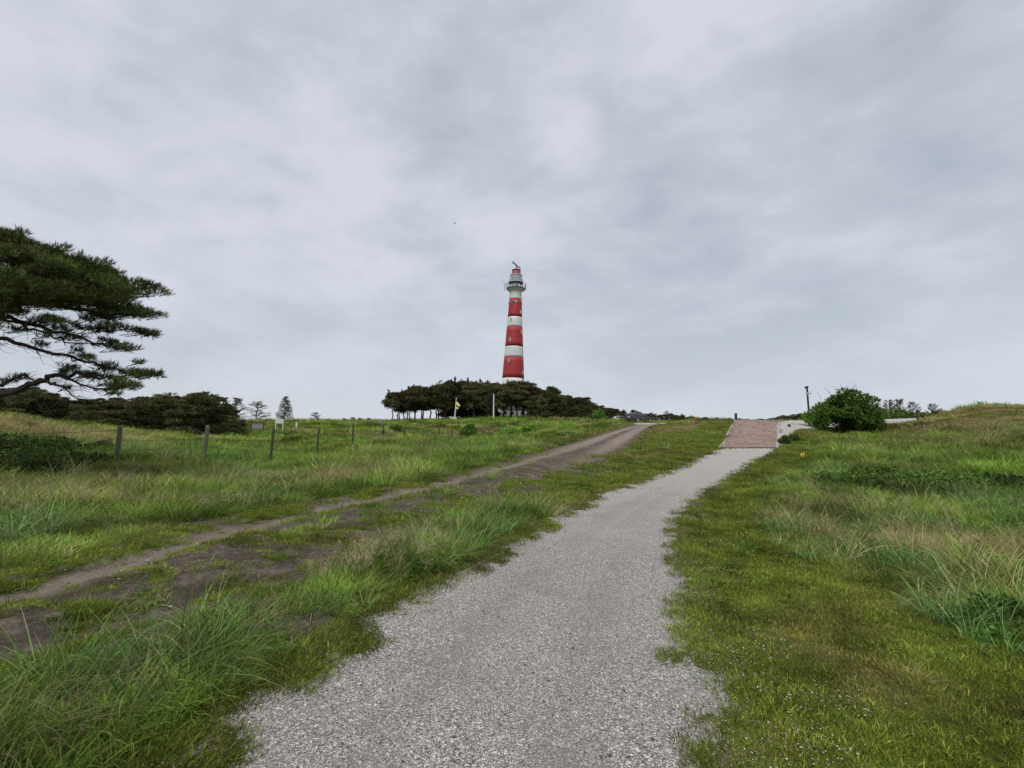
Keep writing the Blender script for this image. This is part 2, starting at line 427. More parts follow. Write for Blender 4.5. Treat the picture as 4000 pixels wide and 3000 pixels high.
# gravel of shell and stone
m_gravel, nt = mat_new('shell_gravel'); g = NT(nt)
pos = g.n('ShaderNodeNewGeometry').outputs['Position']
v1 = g.n('ShaderNodeTexVoronoi', {'Vector': pos, 'Scale': 150., 'Randomness': 1.})
v2 = g.n('ShaderNodeTexVoronoi', {'Vector': pos, 'Scale': 85., 'Randomness': 1.})
bwc = g.n('ShaderNodeSeparateColor', {0: v1.outputs['Color']})
bw2 = g.n('ShaderNodeSeparateColor', {0: v2.outputs['Color']})
cA = g.ramp(bwc.outputs[0], [(.0, (.07, .07, .075)), (.22, (.165, .15, .142)), (.5, (.29, .264, .236)), (.75, (.41, .378, .335)), (.95, (.72, .685, .62))])
cB = g.ramp(bw2.outputs[1], [(.0, (.06, .065, .08)), (.3, (.22, .20, .19)), (.7, (.34, .315, .29)), (.97, (.78, .75, .70))])
nL = g.noise(pos, 1.1, 5, .6); nM = g.noise(pos, 9., 5, .6)
cc = g.mix(g.smooth(bw2.outputs[2], .62, .66), cA, cB)
sandc = g.ramp(nM, [(.3, (.19, .165, .15)), (.7, (.29, .26, .235))])
cc = g.mix(g.math('MULTIPLY', g.smooth(nL, .42, .66), .34), cc, sandc)
wear = g.n('ShaderNodeAttribute', attribute_name='wear').outputs['Fac']
cc = g.mix(g.math('MULTIPLY', g.math('MULTIPLY', wear, g.smooth(nM, .3, .6)), .5), cc, (.20, .178, .16))
cc = g.mix(g.math('MULTIPLY', g.smooth(g.noise(pos, .55, 4, .6), .55, .68), .2), cc, (.17, .155, .145))
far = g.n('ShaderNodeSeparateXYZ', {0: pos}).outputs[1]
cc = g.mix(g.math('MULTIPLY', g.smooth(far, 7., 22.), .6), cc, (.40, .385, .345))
cov = g.n('ShaderNodeAttribute', attribute_name='cover'); has = cov.outputs['Fac']
moss = g.ramp(g.noise(pos, 14, 6, .65), [(.25, (.045, .045, .012)), (.5, (.085, .09, .02)), (.75, (.15, .14, .04))])
soil_ = g.ramp(g.noise(pos, 30, 4, .6), [(.3, (.07, .05, .035)), (.7, (.17, .13, .10))])
moss = g.mix(g.smooth(g.noise(pos, 3.1, 4, .6), .5, .62), moss, soil_)
is_path = g.n('ShaderNodeAttribute', attribute_name='ispath').outputs['Fac']
gap = g.math('MULTIPLY', g.math('SUBTRACT', 1., g.smooth(g.math('ADD', has, g.math('MULTIPLY', g.math('SUBTRACT', g.noise(pos, 60, 3, .7), .5), .6)), .42, .52)), is_path)
cc = g.mix(gap, cc, moss)
hh = g.math('ADD', g.math('MULTIPLY', v1.outputs['Distance'], -1.), g.math('MULTIPLY', nM, .4))
g.out(cc, .85, hh, .8, .012, .25)

m_stone, nt = mat_new('stone_chips'); g = NT(nt)
rn = g.n('ShaderNodeAttribute', attribute_name='rnd').outputs['Fac']
sc_ = g.ramp(rn, [(.0, (.05, .055, .065)), (.2, (.13, .12, .125)), (.45, (.26, .236, .212)), (.72, (.39, .355, .318)), (.93, (.66, .63, .58)), (1., (.34, .24, .19))])
g.out(sc_, .7, None, spec=.3)

# blades and leaves: colours by a per-blade value and a per-clump value
def plant_mat(name, stops_g, stops_d, transl=.35, rough=.75, inst=True, spec=.06):
    m, nt = mat_new(name); g = NT(nt)
    r = g.n('ShaderNodeAttribute', attribute_name='rnd').outputs['Fac']
    if inst:
        t = g.n('ShaderNodeAttribute', attribute_name='tint', attribute_type='INSTANCER').outputs['Fac']
        k = g.n('ShaderNodeAttribute', attribute_name='val', attribute_type='INSTANCER').outputs['Fac']
    else:
        t = g.n('ShaderNodeAttribute', attribute_name='tint').outputs['Fac']
        oi = g.n('ShaderNodeObjectInfo').outputs['Random']; k = oi
    a = g.ramp(r, stops_g); b = g.ramp(r, stops_d)
    dd = g.smooth(g.math('ADD', t, g.math('MULTIPLY', g.math('SUBTRACT', g.math('FRACT', g.math('MULTIPLY', r, 7.31)), .5), .55)), .3, .75)
    c = g.mix(dd, a, b)
    kk = g.math('MULTIPLY_ADD', k, 1.4, .56)
    sv = g.n('ShaderNodeVectorMath', {0: c}, operation='SCALE'); nt.links.new(kk, sv.inputs['Scale'])
    g.out(sv.outputs[0], rough, None, spec=spec, transl=transl); return m
G_GREEN = [(0, (.048, .093, .013)), (.35, (.094, .168, .022)), (.7, (.160, .245, .038)), (1, (.24, .33, .07))]
G_STRAW = [(0, (.13, .12, .035)), (.4, (.22, .19, .07)), (.75, (.33, .28, .14)), (1, (.42, .36, .21))]
G_MOSS = [(0, (.050, .072, .012)), (.4, (.112, .145, .020)), (.8, (.175, .21, .028)), (1, (.27, .29, .06))]
G_MOSSD = [(0, (.11, .085, .025)), (.5, (.19, .15, .05)), (1, (.27, .22, .09))]
G_BLUE = [(0, (.034, .082, .018)), (.4, (.075, .155, .034)), (.75, (.145, .240, .070)), (1, (.30, .40, .17))]
m_turf = plant_mat('turf_blades', G_MOSS, G_MOSSD)
m_meadow = plant_mat('meadow_blades', G_GREEN, G_STRAW)
m_marram = plant_mat('marram_blades', G_BLUE, G_STRAW)
m_weed = plant_mat('weed_leaves', [(0, (.03, .075, .015)), (.6, (.06, .13, .025)), (1, (.10, .18, .04))], [(0, (.14, .10, .05)), (1, (.2, .16, .07))])
m_seed = plant_mat('seed_heads', [(0, (.24, .19, .12)), (.6, (.36, .29, .19)), (1, (.48, .42, .30))], [(0, (.2, .15, .09)), (1, (.42, .33, .22))])
m_tussock = plant_mat('tussock_blades', G_BLUE, G_STRAW, inst=False)
PINE = [(0, (.020, .026, .011)), (.5, (.044, .052, .020)), (.85, (.078, .088, .032)), (1, (.13, .135, .055))]
PINE_BR = [(0, (.034, .026, .015)), (.6, (.072, .055, .028)), (1, (.13, .095, .05))]
m_pine = plant_mat('pine_needles', PINE, PINE_BR, transl=.1, inst=False, rough=.8, spec=.03)
m_nearpine = plant_mat('near_pine_needles', [(0, (.020, .032, .010)), (.5, (.056, .084, .024)), (1, (.14, .18, .055))], [(0, (.04, .028, .014)), (1, (.13, .09, .04))], transl=.1, inst=False, rough=.8, spec=.03)
m_bush = plant_mat('bush_leaves', [(0, (.035, .075, .012)), (.5, (.095, .19, .028)), (1, (.24, .38, .07))], [(0, (.12, .10, .04)), (1, (.45, .45, .35))], transl=.3, inst=False)
m_darkbush = plant_mat('dark_bush_leaves', [(0, (.018, .036, .009)), (.5, (.044, .078, .018)), (1, (.12, .17, .042))], [(0, (.05, .05, .02)), (1, (.10, .09, .05))], transl=.2, inst=False)
m_bramble = plant_mat('bramble_leaves', [(0, (.022, .045, .010)), (.5, (.050, .095, .020)), (1, (.12, .19, .045))], [(0, (.08, .07, .03)), (1, (.16, .13, .07))], transl=.25, inst=False)
m_bark = simple('bark', (.030, .024, .020), .95, .4, 9, bs=.6, bd=.02)
m_barkp = simple('pale_bark', (.060, .052, .046), .95, .4, 9, bs=.6, bd=.02)
m_post = simple('weathered_wood', (.065, .058, .045), .9, .65, 14, bs=.7, bd=.01)
m_postl = simple('weathered_wood_pale', (.12, .115, .085), .9, .4, 14, bs=.7, bd=.01)
m_wire = simple('wire', (.05, .05, .05), .5, .1, 5, metal=.6)
m_white = simple('white_paint', (.52, .54, .51), .55, .12, .5, bs=.05)
m_red = simple('red_paint', (.30, .026, .027), .55, .2, .5, bs=.05)
m_dome = simple('red_dome', (.42, .045, .06), .45, .1, 1)
m_steel = simple('grey_steel', (.22, .24, .26), .5, .2, 3, metal=.2)
m_dark = simple('dark_steel', (.035, .037, .042), .6, .2, 3)
m_pale = simple('pale_metal', (.60, .61, .60), .5, .08, 3)
m_glassd = simple('dark_glass', (.03, .035, .04), .12, .1, 2, spec=.7)
m_lglass = simple('lantern_glass', (.22, .25, .29), .12, .15, 2, spec=.8)
m_concrete = simple('pale_render', (.55, .57, .58), .8, .1, 2)
m_navy = simple('navy_paint', (.018, .02, .06), .45, .1, 3)
m_orange = simple('orange_plastic', (.55, .13, .05), .5, .1, 3)
m_yellow = simple('yellow_plate', (.75, .50, .03), .5, .06, 3)
m_flagb = simple('flag_blue', (.035, .03, .17), .8, .1, 3)
m_flagy = simple('flag_yellow', (.78, .66, .05), .8, .05, 3)
m_car = simple('plum_grey_car_paint', (.045, .040, .065), .25, .1, 3, spec=.6)
m_tail = simple('tail_light', (.25, .01, .015), .2, .1, 3, spec=.6)
m_rubber = simple('rubber', (.02, .02, .02), .8, .1, 3)
m_black = simple('black_ink', (.01, .01, .01), .7, 0, 3)

# ------------------------------------------------------------------ ground sheet
def warp(s): return 0.9*np.sinh(7.4*s)
NX, NY = 620, 560
xs = warp(np.linspace(-1, 1, NX)); ys = np.concatenate([warp(np.linspace(-.55, 1, NY))])
GX, GY = np.meshgrid(xs, ys)
fx_, fy_ = GX.ravel(), GY.ravel()
mk = masks(fx_, fy_)
gz = H(fx_, fy_, mk)
dp, da, db = mk
track_poly = np.concatenate([densify(TL, 50), densify(TR, 50)[::-1]])
gz = gz-np.where(dp < -.05, .03, 0)-np.where(sdist(fx_, fy_, track_poly) < -.3, .05, 0)
idx = np.arange(NX*NY).reshape(NY, NX)
Fq = np.stack([idx[:-1, :-1], idx[:-1, 1:], idx[1:, 1:], idx[1:, :-1]], -1).reshape(-1, 4)
me = np_mesh('ground', np.stack([fx_, fy_, gz], 1), Fq, True)

dry_spots = [(3650, 2130, 1.5, .62), (3900, 2280, .7, .8), (3000, 2100, .8, .1), (500, 1890, 3.2, .7), (900, 1880, 3.5, .6), (1300, 1860, 4, .55), (3900, 1630, 8, .5), (3700, 1650, 6, .6), (3900, 1720, 4, .35),
             (2450, 1830, 2.0, .5), (2800, 1690, 3, .35), (2600, 1670, 5, .45), (1400, 1700, 6, .4), (120, 1680, 4.5, 1.5), (40, 1650, 3, 1.4), (2350, 1930, 1.2, .6), (2550, 1790, 2.5, .6), (2200, 1995, .8, .5), (3950, 1605, 4, .9), (900, 1650, 14, .5), (3300, 2000, 2, .5), (3500, 2700, .4, .3), (3200, 2500, .7, .2), (1600, 1700, 6, .4), (1900, 1690, 5, .35), (700, 1990, .7, .3), (200, 1960, 1.6, .6)]
dry_pts = [(cast(a, b), r, w) for a, b, r, w in dry_spots]
def dryness(x, y):
    d = np.zeros(np.shape(x))
    for c_, r, w in dry_pts:
        d = np.maximum(d, w*np.exp(-((x-c_[0])**2+(y-c_[1])**2)/(r*r)/1.2))
    return np.clip(d*1.05+(fbm(x, y, 1.9, 4, 55)-.5)*1.1+(fbm(x, y, .45, 2, 57)-.5)*.7+.04+np.clip((y-16)/25, 0, 1)*((fbm(x, y, 7., 3, 59)-.5)*1.6+.21), 0, 1)
far_t = np.clip((fy_-13)/18, 0, 1)
def set_attr(me_, nm, arr, dom='POINT'):
    a = me_.attributes.new(nm, 'FLOAT', dom); a.data.foreach_set('value', np.asarray(arr, np.float32))
set_attr(me, 'dirt', np.clip(dirt_field(fx_, fy_, da, db), -1, 1.5))
set_attr(me, 'dry', dryness(fx_, fy_))
set_attr(me, 'path', np.clip(.5-dp/.5, 0, 1)*(dp < 2)*.95)
set_attr(me, 'sand', np.clip(1.3-da/.4, 0, 1)*(.75+.25*far_t))
tag(add_obj('ground', me, m_ground), kind='structure')

# ------------------------------------------------------------------ path and paving sheets
def strip_sheet(name, Lp, Rp, rows, cols, mat, lift, ragged, seed):
    Lp, Rp = densify(Lp, rows), densify(Rp, rows)
    t = np.linspace(0, 1, cols)
    X = Lp[:, None, 0]*(1-t)+Rp[:, None, 0]*t; Y = Lp[:, None, 1]*(1-t)+Rp[:, None, 1]*t
    # ragged sides
    arc = np.r_[0, np.cumsum(np.linalg.norm(np.diff((Lp+Rp)/2, axis=0), axis=1))]
    for side, sg in ((0, -1), (1, 1)):
        nz = (fbm(arc, arc*0+side*40, .9, 5, seed+side)-.45)*ragged
        w = np.clip((t-.72)/.28, 0, 1) if side else np.clip((.28-t)/.28, 0, 1)
        dirv = (Rp-Lp)/np.linalg.norm(Rp-Lp, axis=1)[:, None]
        X += sg*dirv[:, None, 0]*nz[:, None]*w; Y += sg*dirv[:, None, 1]*nz[:, None]*w
    Z = H(X.ravel(), Y.ravel()).reshape(X.shape)+lift
    Z[:, 0] -= .05; Z[:, -1] -= .05
    id_ = np.arange(rows*cols).reshape(rows, cols)
    Fc = np.stack([id_[:-1, :-1], id_[:-1, 1:], id_[1:, 1:], id_[1:, :-1]], -1).reshape(-1, 4)
    return tag(add_obj(name, np_mesh(name, np.stack([X.ravel(), Y.ravel(), Z.ravel()], 1), Fc, True), mat), kind='structure')
def poly_sheet(name, poly, step, mat, lift, seed):
    lo, hi = poly.min(0)-.5, poly.max(0)+.5
    ax = np.arange(lo[0], hi[0], step); ay = np.arange(lo[1], hi[1], step)
    X, Y = np.meshgrid(ax, ay)
    d = sdist(X, Y, poly)+(fbm(X, Y, 1.5, 4, seed)-.5)*1.0
    Z = H(X.ravel(), Y.ravel()).reshape(X.shape)+lift-np.clip((d+.25)*.2, 0, .1)
    id_ = np.arange(X.size).reshape(X.shape)
    Fc = np.stack([id_[:-1, :-1], id_[:-1, 1:], id_[1:, 1:], id_[1:, :-1]], -1)
    keep = (d[:-1, :-1] < .1)
    Fc = Fc[keep]
    used, inv = np.unique(Fc.ravel(), return_inverse=True)
    V = np.stack([X.ravel(), Y.ravel(), Z.ravel()], 1)[used]
    return tag(add_obj(name, np_mesh(name, V, inv.reshape(Fc.shape), True), mat), kind='structure')
def fine_strip(name, Lp, Rp, rows, cols, mat, lift, over, attrf, dip=.05, y_pow=1.0):
    L0, R0_ = densify(Lp, 900), densify(Rp, 900)
    q = np.linspace(0, 1, rows)**y_pow*899
    f = lambda A: np.stack([np.interp(q, np.arange(900), A[:, 0]), np.interp(q, np.arange(900), A[:, 1])], 1)
    Lp, Rp = f(L0), f(R0_); d = (Rp-Lp)/np.linalg.norm(Rp-Lp, axis=1)[:, None]
    Lp, Rp = Lp-d*over, Rp+d*over; t = np.linspace(0, 1, cols)
    X = Lp[:, None, 0]*(1-t)+Rp[:, None, 0]*t; Y = Lp[:, None, 1]*(1-t)+Rp[:, None, 1]*t
    m = masks(X.ravel(), Y.ravel()); Z = H(X.ravel(), Y.ravel(), m).reshape(X.shape)+lift
    Z[:, 0] -= dip; Z[:, -1] -= dip
    id_ = np.arange(rows*cols).reshape(rows, cols)
    Fc = np.stack([id_[:-1, :-1], id_[:-1, 1:], id_[1:, 1:], id_[1:, :-1]], -1).reshape(-1, 4)
    Zf = Z.ravel()
    me = np_mesh(name, np.stack([X.ravel(), Y.ravel(), Zf], 1), Fc, True)
    for k, v in attrf(X.ravel(), Y.ravel(), m).items(): set_attr(me, k, v)
    return tag(add_obj(name, me, mat), kind='structure')
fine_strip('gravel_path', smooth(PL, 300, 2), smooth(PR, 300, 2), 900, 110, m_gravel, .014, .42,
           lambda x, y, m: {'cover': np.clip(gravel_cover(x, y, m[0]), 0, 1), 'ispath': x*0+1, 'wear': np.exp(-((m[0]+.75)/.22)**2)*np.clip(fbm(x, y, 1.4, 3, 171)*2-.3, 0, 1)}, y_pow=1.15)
def track_attr(x, y, m):
    far_ = np.clip((y-13)/18, 0, 1)
    return {'dirt': np.clip(dirt_field(x, y, m[1], m[2]), -1, 1.5), 'dry': dryness(x, y), 'path': x*0, 'sand': np.clip(np.maximum(np.clip(1.3-m[1]/.4, 0, 1)*(.75+.25*far_), far_*np.clip(1.5-np.minimum(m[1], m[2])/.5, 0, 1)+.35*far_*fbm(x, y, .8, 3, 33)), 0, 1)}
fine_strip('farm_track', TL, TR, 900, 110, m_ground, .004, .0, track_attr)
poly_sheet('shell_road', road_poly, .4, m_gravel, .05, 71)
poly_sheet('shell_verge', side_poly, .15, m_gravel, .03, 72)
m_bed = simple('paving_sand', (.30, .27, .24), .95, .2, 8)
_e = (np.array(BR)-np.array(BL)); _e = _e/np.linalg.norm(_e, axis=1)[:, None]
bed = strip_sheet('brick_pavement', np.array(BL)-_e*.22, np.array(BR)+_e*.16, 90, 24, m_bed, .05, .25, 80)
# clay pavers, laid in staggered courses across the pavement
m_paver, nt = mat_new('clay_pavers'); g = NT(nt)
rn = g.n('ShaderNodeAttribute', attribute_name='rnd').outputs['Fac']
pos = g.n('ShaderNodeNewGeometry').outputs['Position']
pc = g.ramp(rn, [(0, (.16, .102, .082)), (.5, (.210, .142, .114)), (1, (.275, .20, .162))])
pc = g.mix(g.math('MULTIPLY', g.smooth(g.noise(pos, .9, 5, .6), .4, .75), .45), pc, (.30, .255, .225))
g.out(pc, .85, g.noise(pos, 60), .2, .004)
nrow = 150
Lb, Rb = densify(BL, nrow), densify(BR, nrow)
V, Fc, rr = [], [], []
for i in range(nrow-1):
    a0, a1 = Lb[i], Rb[i]; b0 = Lb[i+1]
    wdt = np.linalg.norm(a1-a0); ex = (a1-a0)/wdt; step = np.linalg.norm(b0-a0)
    ey = np.array([-ex[1], ex[0]])
    nb = int(wdt/.21)
    for j in range(-1, nb+1):
        s0 = j*.21+(.105 if i % 2 else 0); s1 = s0+.2
        s0, s1 = max(s0, 0), min(s1, wdt)
        if s1-s0 < .05 or ((s0 < .05 or s1 > wdt-.05) and random.random() < .22): continue
        q = [a0+ex*s0, a0+ex*s1, a0+ex*s1+ey*(step-.012), a0+ex*s0+ey*(step-.012)]
        V += q; rr.append(random.random())
V = np.array(V); Zt = H(V[:, 0], V[:, 1])+.07
nbk = len(V)//4
Zt = (Zt.reshape(-1, 4)+rng.normal(0, .002, (nbk, 1))).ravel()
top = np.column_stack([V, Zt]); bot = np.column_stack([V, Zt-.04])
VV = np.concatenate([top, bot]); q = np.arange(nbk)*4; o_ = nbk*4
Fc = [np.stack([q, q+1, q+2, q+3], 1)]
for k in range(4):
    k2 = (k+1) % 4; Fc.append(np.stack([q+k, q+k+o_, q+k2+o_, q+k2], 1))
me = np_mesh('clay_pavers', VV, np.concatenate(Fc)); set_attr(me, 'rnd', np.tile(np.repeat(rr, 4), 2))
tag(add_obj('clay_pavers', me, m_paver, bed), kind='stuff')

# loose chips on and beside the path
def chips(name, N, sampler, smin, smax, mat):
    x, y, s = sampler(N)
    keep = np.isfinite(x); x, y, s = x[keep], y[keep], s[keep]; N = len(x)
    z = H(x, y)+np.where(s > 1.5, 0, .012)*(s*0+1)
    base = np.array([[1, 0, 0], [.2, .9, 0], [-.9, .3, 0], [-.3, -.95, 0], [.1, .1, .7]], float)
    Fb = np.array([[0, 1, 4], [1, 2, 4], [2, 3, 4], [3, 0, 4]])
    ang = rng.random(N)*6.283; r = rng.uniform(smin, smax, N)*s
    b = base[None]*(1+rng.normal(0, .22, (N, 5, 1))); b = b*r[:, None, None]
    ca, sa = np.cos(ang)[:, None], np.sin(ang)[:, None]
    V = np.stack([b[..., 0]*ca-b[..., 1]*sa+x[:, None], b[..., 0]*sa+b[..., 1]*ca+y[:, None], b[..., 2]*rng.uniform(.4, 1., (N, 1))+z[:, None]+.008], -1)
    Fc = (Fb[None]+(np.arange(N)*5)[:, None, None]).reshape(-1, 3)
    me = np_mesh(name, V.reshape(-1, 3), Fc)
    rv = rng.random(N); set_attr(me, 'rnd', np.repeat(rv, 5))
    return tag(add_obj(name, me, mat), kind='stuff')
def samp_path(N):
    Y = 1.6+(rng.random(N)**1.7)*12; X = rng.uniform(-2.5, 4.8, N)
    d = sdist(X, Y, path_poly)
    thr = np.where(X > (X*0+np.interp(Y, sr[:, 1], sr[:, 0])-.2), .62, .3)
    ok = d < thr*rng.random(N)**2*(.4+fbm(X, Y, .5, 3, 77)*1.6)
    return np.where(ok, X, np.nan), Y, np.clip(Y/5, .8, 1.8)*(1+(d > 0)*.1)
def samp_big(N):
    Y = 1.8+rng.random(N)**1.3*9; X = rng.uniform(-2, 4.5, N)
    return np.where(sdist(X, Y, path_poly) < -.1, X, np.nan), Y, np.full(N, 1.)
m_pebble, nt = mat_new('dark_pebbles'); g = NT(nt)
g.out(g.ramp(g.n('ShaderNodeAttribute', attribute_name='rnd').outputs['Fac'], [(0, (.035, .04, .05)), (.6, (.09, .09, .10)), (1, (.30, .24, .20))]), .7)
tag(chips('path_pebbles', 420, samp_big, .006, .014, m_pebble), 'darker larger pebbles among the shell chips of the path', 'gravel')
tag(chips('path_stones', 110000, samp_path, .0025, .0065, m_stone), 'loose shell and stone chips strewn over the pale path', 'gravel')
def samp_turf(N):
    c_ = [cast(a, b) for a, b in ((2850, 2650), (2880, 2560), (3090, 2760), (3120, 2900), (2980, 2940), (3000, 2510), (3300, 2780), (3180, 2990), (2800, 2900))]
    k = rng.integers(0, len(c_), N); cc_ = np.array(c_)[k]
    return cc_[:, 0]+rng.normal(0, .14, N), cc_[:, 1]+rng.normal(0, .13, N), np.full(N, 1.)
tag(chips('turf_stones', 650, samp_turf, .003, .008, m_stone), 'pale chips scattered through the mossy turf right of the path', 'gravel')
def samp_track(N):
    k = rng.integers(0, 60, N); t = track_mid[k]
    return t[:, 0]+rng.normal(0, 1.0, N), t[:, 1]+rng.normal(0, .8, N), np.full(N, 1.)
tag(chips('track_stones', 420, samp_track, .008, .022, m_stone), 'small pale stones lying in the muddy farm track', 'gravel')

# ------------------------------------------------------------------ grass
def blade_clump(name, mat, nb, rad, lmin, lmax, w, lean, droop, seed, wind=(0.25, 0), segs=3, tint=None):
    r = np.random.default_rng(seed)
    V, Fc, R = [], [], []
    for b in range(nb):
        a = r.random()*6.283; q = rad*math.sqrt(r.random())
        bx, by = q*math.cos(a), q*math.sin(a)
        L = r.uniform(lmin, lmax); ha = a+r.normal(0, .9)
        dirx, diry = math.cos(ha), math.sin(ha)
        tilt = abs(r.normal(lean, lean*.5)); dr = droop*r.uniform(.4, 1.5)
        ww = w*r.uniform(.6, 1.3); rv = r.random(); tv = r.random() if tint is None else tint
        px_, py_, pz_ = bx, by, -.02; base = len(V)
        sa = ha+math.pi/2+r.normal(0, .6); sx, sy = math.cos(sa), math.sin(sa)
        for s in range(segs+1):
            f = s/segs; wd = ww*(1-f**1.6)+.0004
            if s == segs: V.append((px_, py_, pz_))
            else: V += [(px_-sx*wd/2, py_-sy*wd/2, pz_), (px_+sx*wd/2, py_+sy*wd/2, pz_)]
            ang = min(tilt+dr*(f+.25), 2.3); st = L/segs
            hx = math.sin(ang)
            px_ += st*(dirx*hx+wind[0]*f); py_ += st*(diry*hx+wind[1]*f); pz_ += st*math.cos(ang)
        cnt = 2*segs+1; R += [rv]*cnt
        for s in range(segs-1):
            i = base+2*s; Fc += [(i, i+1, i+3), (i, i+3, i+2)]
        i = base+2*(segs-1); Fc.append((i, i+1, i+2))
    me = np_mesh(name, V, Fc, True); set_attr(me, 'rnd', R); me.materials.append(mat)
    return me
def seed_clump(name, seed):
    r = np.random.default_rng(seed); V, Fc, R, MI = [], [], [], []
    for b in range(7):
        x, y = r.normal(0, .06, 2); L = r.uniform(.3, .55); ha = r.random()*6.28; dx_, dy_ = math.cos(ha)*.25+.15, math.sin(ha)*.25
        rv = r.random(); pts3 = []
        for s in range(5):
            f = s/4; pts3.append(np.array([x+dx_*L*f*f*1.3, y+dy_*L*f*f*1.3, L*f*(1-.18*f)]))
        for s in range(4):
            i = len(V); p, q_ = pts3[s], pts3[s+1]; V += [p-[.0012, 0, 0], p+[.0012, 0, 0], q_+[.0012, 0, 0], q_-[.0012, 0, 0]]
            Fc += [(i, i+1, i+2), (i, i+2, i+3)]; R += [rv*.6]*4
        for k in range(26):
            f = r.uniform(.66, 1.0); p = pts3[2]+(pts3[4]-pts3[2])*(f-.5)*2; off = r.normal(0, .010+.02*(1-abs(f-.8)*3), 3)*.6; i = len(V)
            a = r.random()*6.28; l = r.uniform(.008, .018); c0 = p+off
            V += [c0, c0+[l*.35*math.cos(a), l*.35*math.sin(a), -.003], c0+[l*.5*math.sin(a), 0, -l]]; Fc.append((i, i+1, i+2)); R += [r.random()]*3
    me = np_mesh(name, V, Fc); set_attr(me, 'rnd', R); me.materials.append(m_seed); return me
def leaf_clump(name, mat, nl, rad, hgt, size, seed):
    r = np.random.default_rng(seed); V, Fc, R = [], [], []
    for k in range(nl):
        a = r.random()*6.28; q = rad*math.sqrt(r.random()); c0 = np.array([q*math.cos(a), q*math.sin(a), hgt*r.random()*(1-q/rad*.6)])
        d = r.normal(0, 1, 3); d[2] = abs(d[2])*.5; d /= np.linalg.norm(d); s_ = np.cross(d, r.normal(0, 1, 3)); s_ /= np.linalg.norm(s_); l = size*r.uniform(.6, 1.4); i = len(V)
        V += [c0, c0+d*l*.5+s_*l*.3, c0+d*l, c0+d*l*.5-s_*l*.3]; Fc += [(i, i+1, i+2), (i, i+2, i+3)]; R += [r.random()]*4
    me = np_mesh(name, V, Fc); set_attr(me, 'rnd', R); me.materials.append(mat); return me
def scatter(name, meshes, x, y, scl, tint, val, label, cat='grass', zlift=0., tilt=.12):
    N = len(x); mm_ = masks(x, y); z = H(x, y, mm_)+zlift+.014*((mm_[0] < .42) & (y < 27))
    me = bpy.data.meshes.new(name); me.vertices.add(N)
    me.vertices.foreach_set('co', np.stack([x, y, z], 1).astype(np.float32).ravel())
    rot = np.stack([rng.normal(0, tilt, N), rng.normal(0, tilt, N), rng.random(N)*6.283], 1).astype(np.float32)
    # keep the wind side roughly constant: turn most clumps only a little
    rot[:, 2] = rng.normal(0, 1.1, N)
    a = me.attributes.new('rot', 'FLOAT_VECTOR', 'POINT'); a.data.foreach_set('vector', rot.ravel())
    for nm, arr in (('scl', scl), ('tint', tint), ('val', val)): set_attr(me, nm, arr)
    a = me.attributes.new('pick', 'INT', 'POINT'); a.data.foreach_set('value', rng.integers(0, len(meshes), N).astype(np.int32))
    me.update()
    o = add_obj(name, me)
    coll = bpy.data.collections.new(name+'_sources')
    for i, mm in enumerate(meshes):
        so = bpy.data.objects.new('%s_source' % name, mm); coll.objects.link(so)
    ng = bpy.data.node_groups.new(name, 'GeometryNodeTree')
    ng.interface.new_socket('Geometry', in_out='INPUT', socket_type='NodeSocketGeometry')
    ng.interface.new_socket('Geometry', in_out='OUTPUT', socket_type='NodeSocketGeometry')
    N_ = ng.nodes; gi, go = N_.new('NodeGroupInput'), N_.new('NodeGroupOutput')
    ip = N_.new('GeometryNodeInstanceOnPoints'); ci = N_.new('GeometryNodeCollectionInfo')
    ci.inputs['Collection'].default_value = coll; ci.inputs['Separate Children'].default_value = True; ci.inputs['Reset Children'].default_value = True
    def att(nm, dt):
        nd = N_.new('GeometryNodeInputNamedAttribute'); nd.data_type = dt; nd.inputs['Name'].default_value = nm
        return [s for s in nd.outputs if s.enabled and s.name == 'Attribute'][0]
    L_ = ng.links
    L_.new(gi.outputs[0], ip.inputs['Points']); L_.new(ci.outputs[0], ip.inputs['Instance']); ip.inputs['Pick Instance'].default_value = True
    L_.new(att('pick', 'INT'), ip.inputs['Instance Index']); L_.new(att('rot', 'FLOAT_VECTOR'), ip.inputs['Rotation'])
    L_.new(att('scl', 'FLOAT'), ip.inputs['Scale']); L_.new(ip.outputs[0], go.inputs[0])
    md = o.modifiers.new('scatter', 'NODES'); md.node_group = ng
    return tag(o, label, cat, kind='stuff')

turf_v = [blade_clump('turf_clump', m_turf, 70, .13, .015, .06, .005, .6, .8, 100+i, (.1, 0), 2) for i in range(6)]
meadow_v = [blade_clump('meadow_clump', m_meadow, 42, .12, .07, .30, .0062, .4, 1.15, 120+i, (.2, .03)) for i in range(8)]
marram_v = [blade_clump('marram_clump', m_marram, 30, .10, .28, .68, .0085, .3, 1.35, 140+i, (.35, .05), 5) for i in range(6)]
far_v = [blade_clump('far_clump', m_meadow, 60, .34, .12, .46, .024, .4, 1.0, 160+i, (.3, .05)) for i in range(7)]
farturf_v = [blade_clump('far_turf_clump', m_turf, 70, .35, .04, .12, .018, .5, .6, 180+i, (.1, 0), 2) for i in range(5)]
seed_v = [seed_clump('seed_clump', 200+i) for i in range(5)]
weed_v = [leaf_clump('weed_clump', m_weed, 40, .14, .16, .035, 220+i) for i in range(5)]

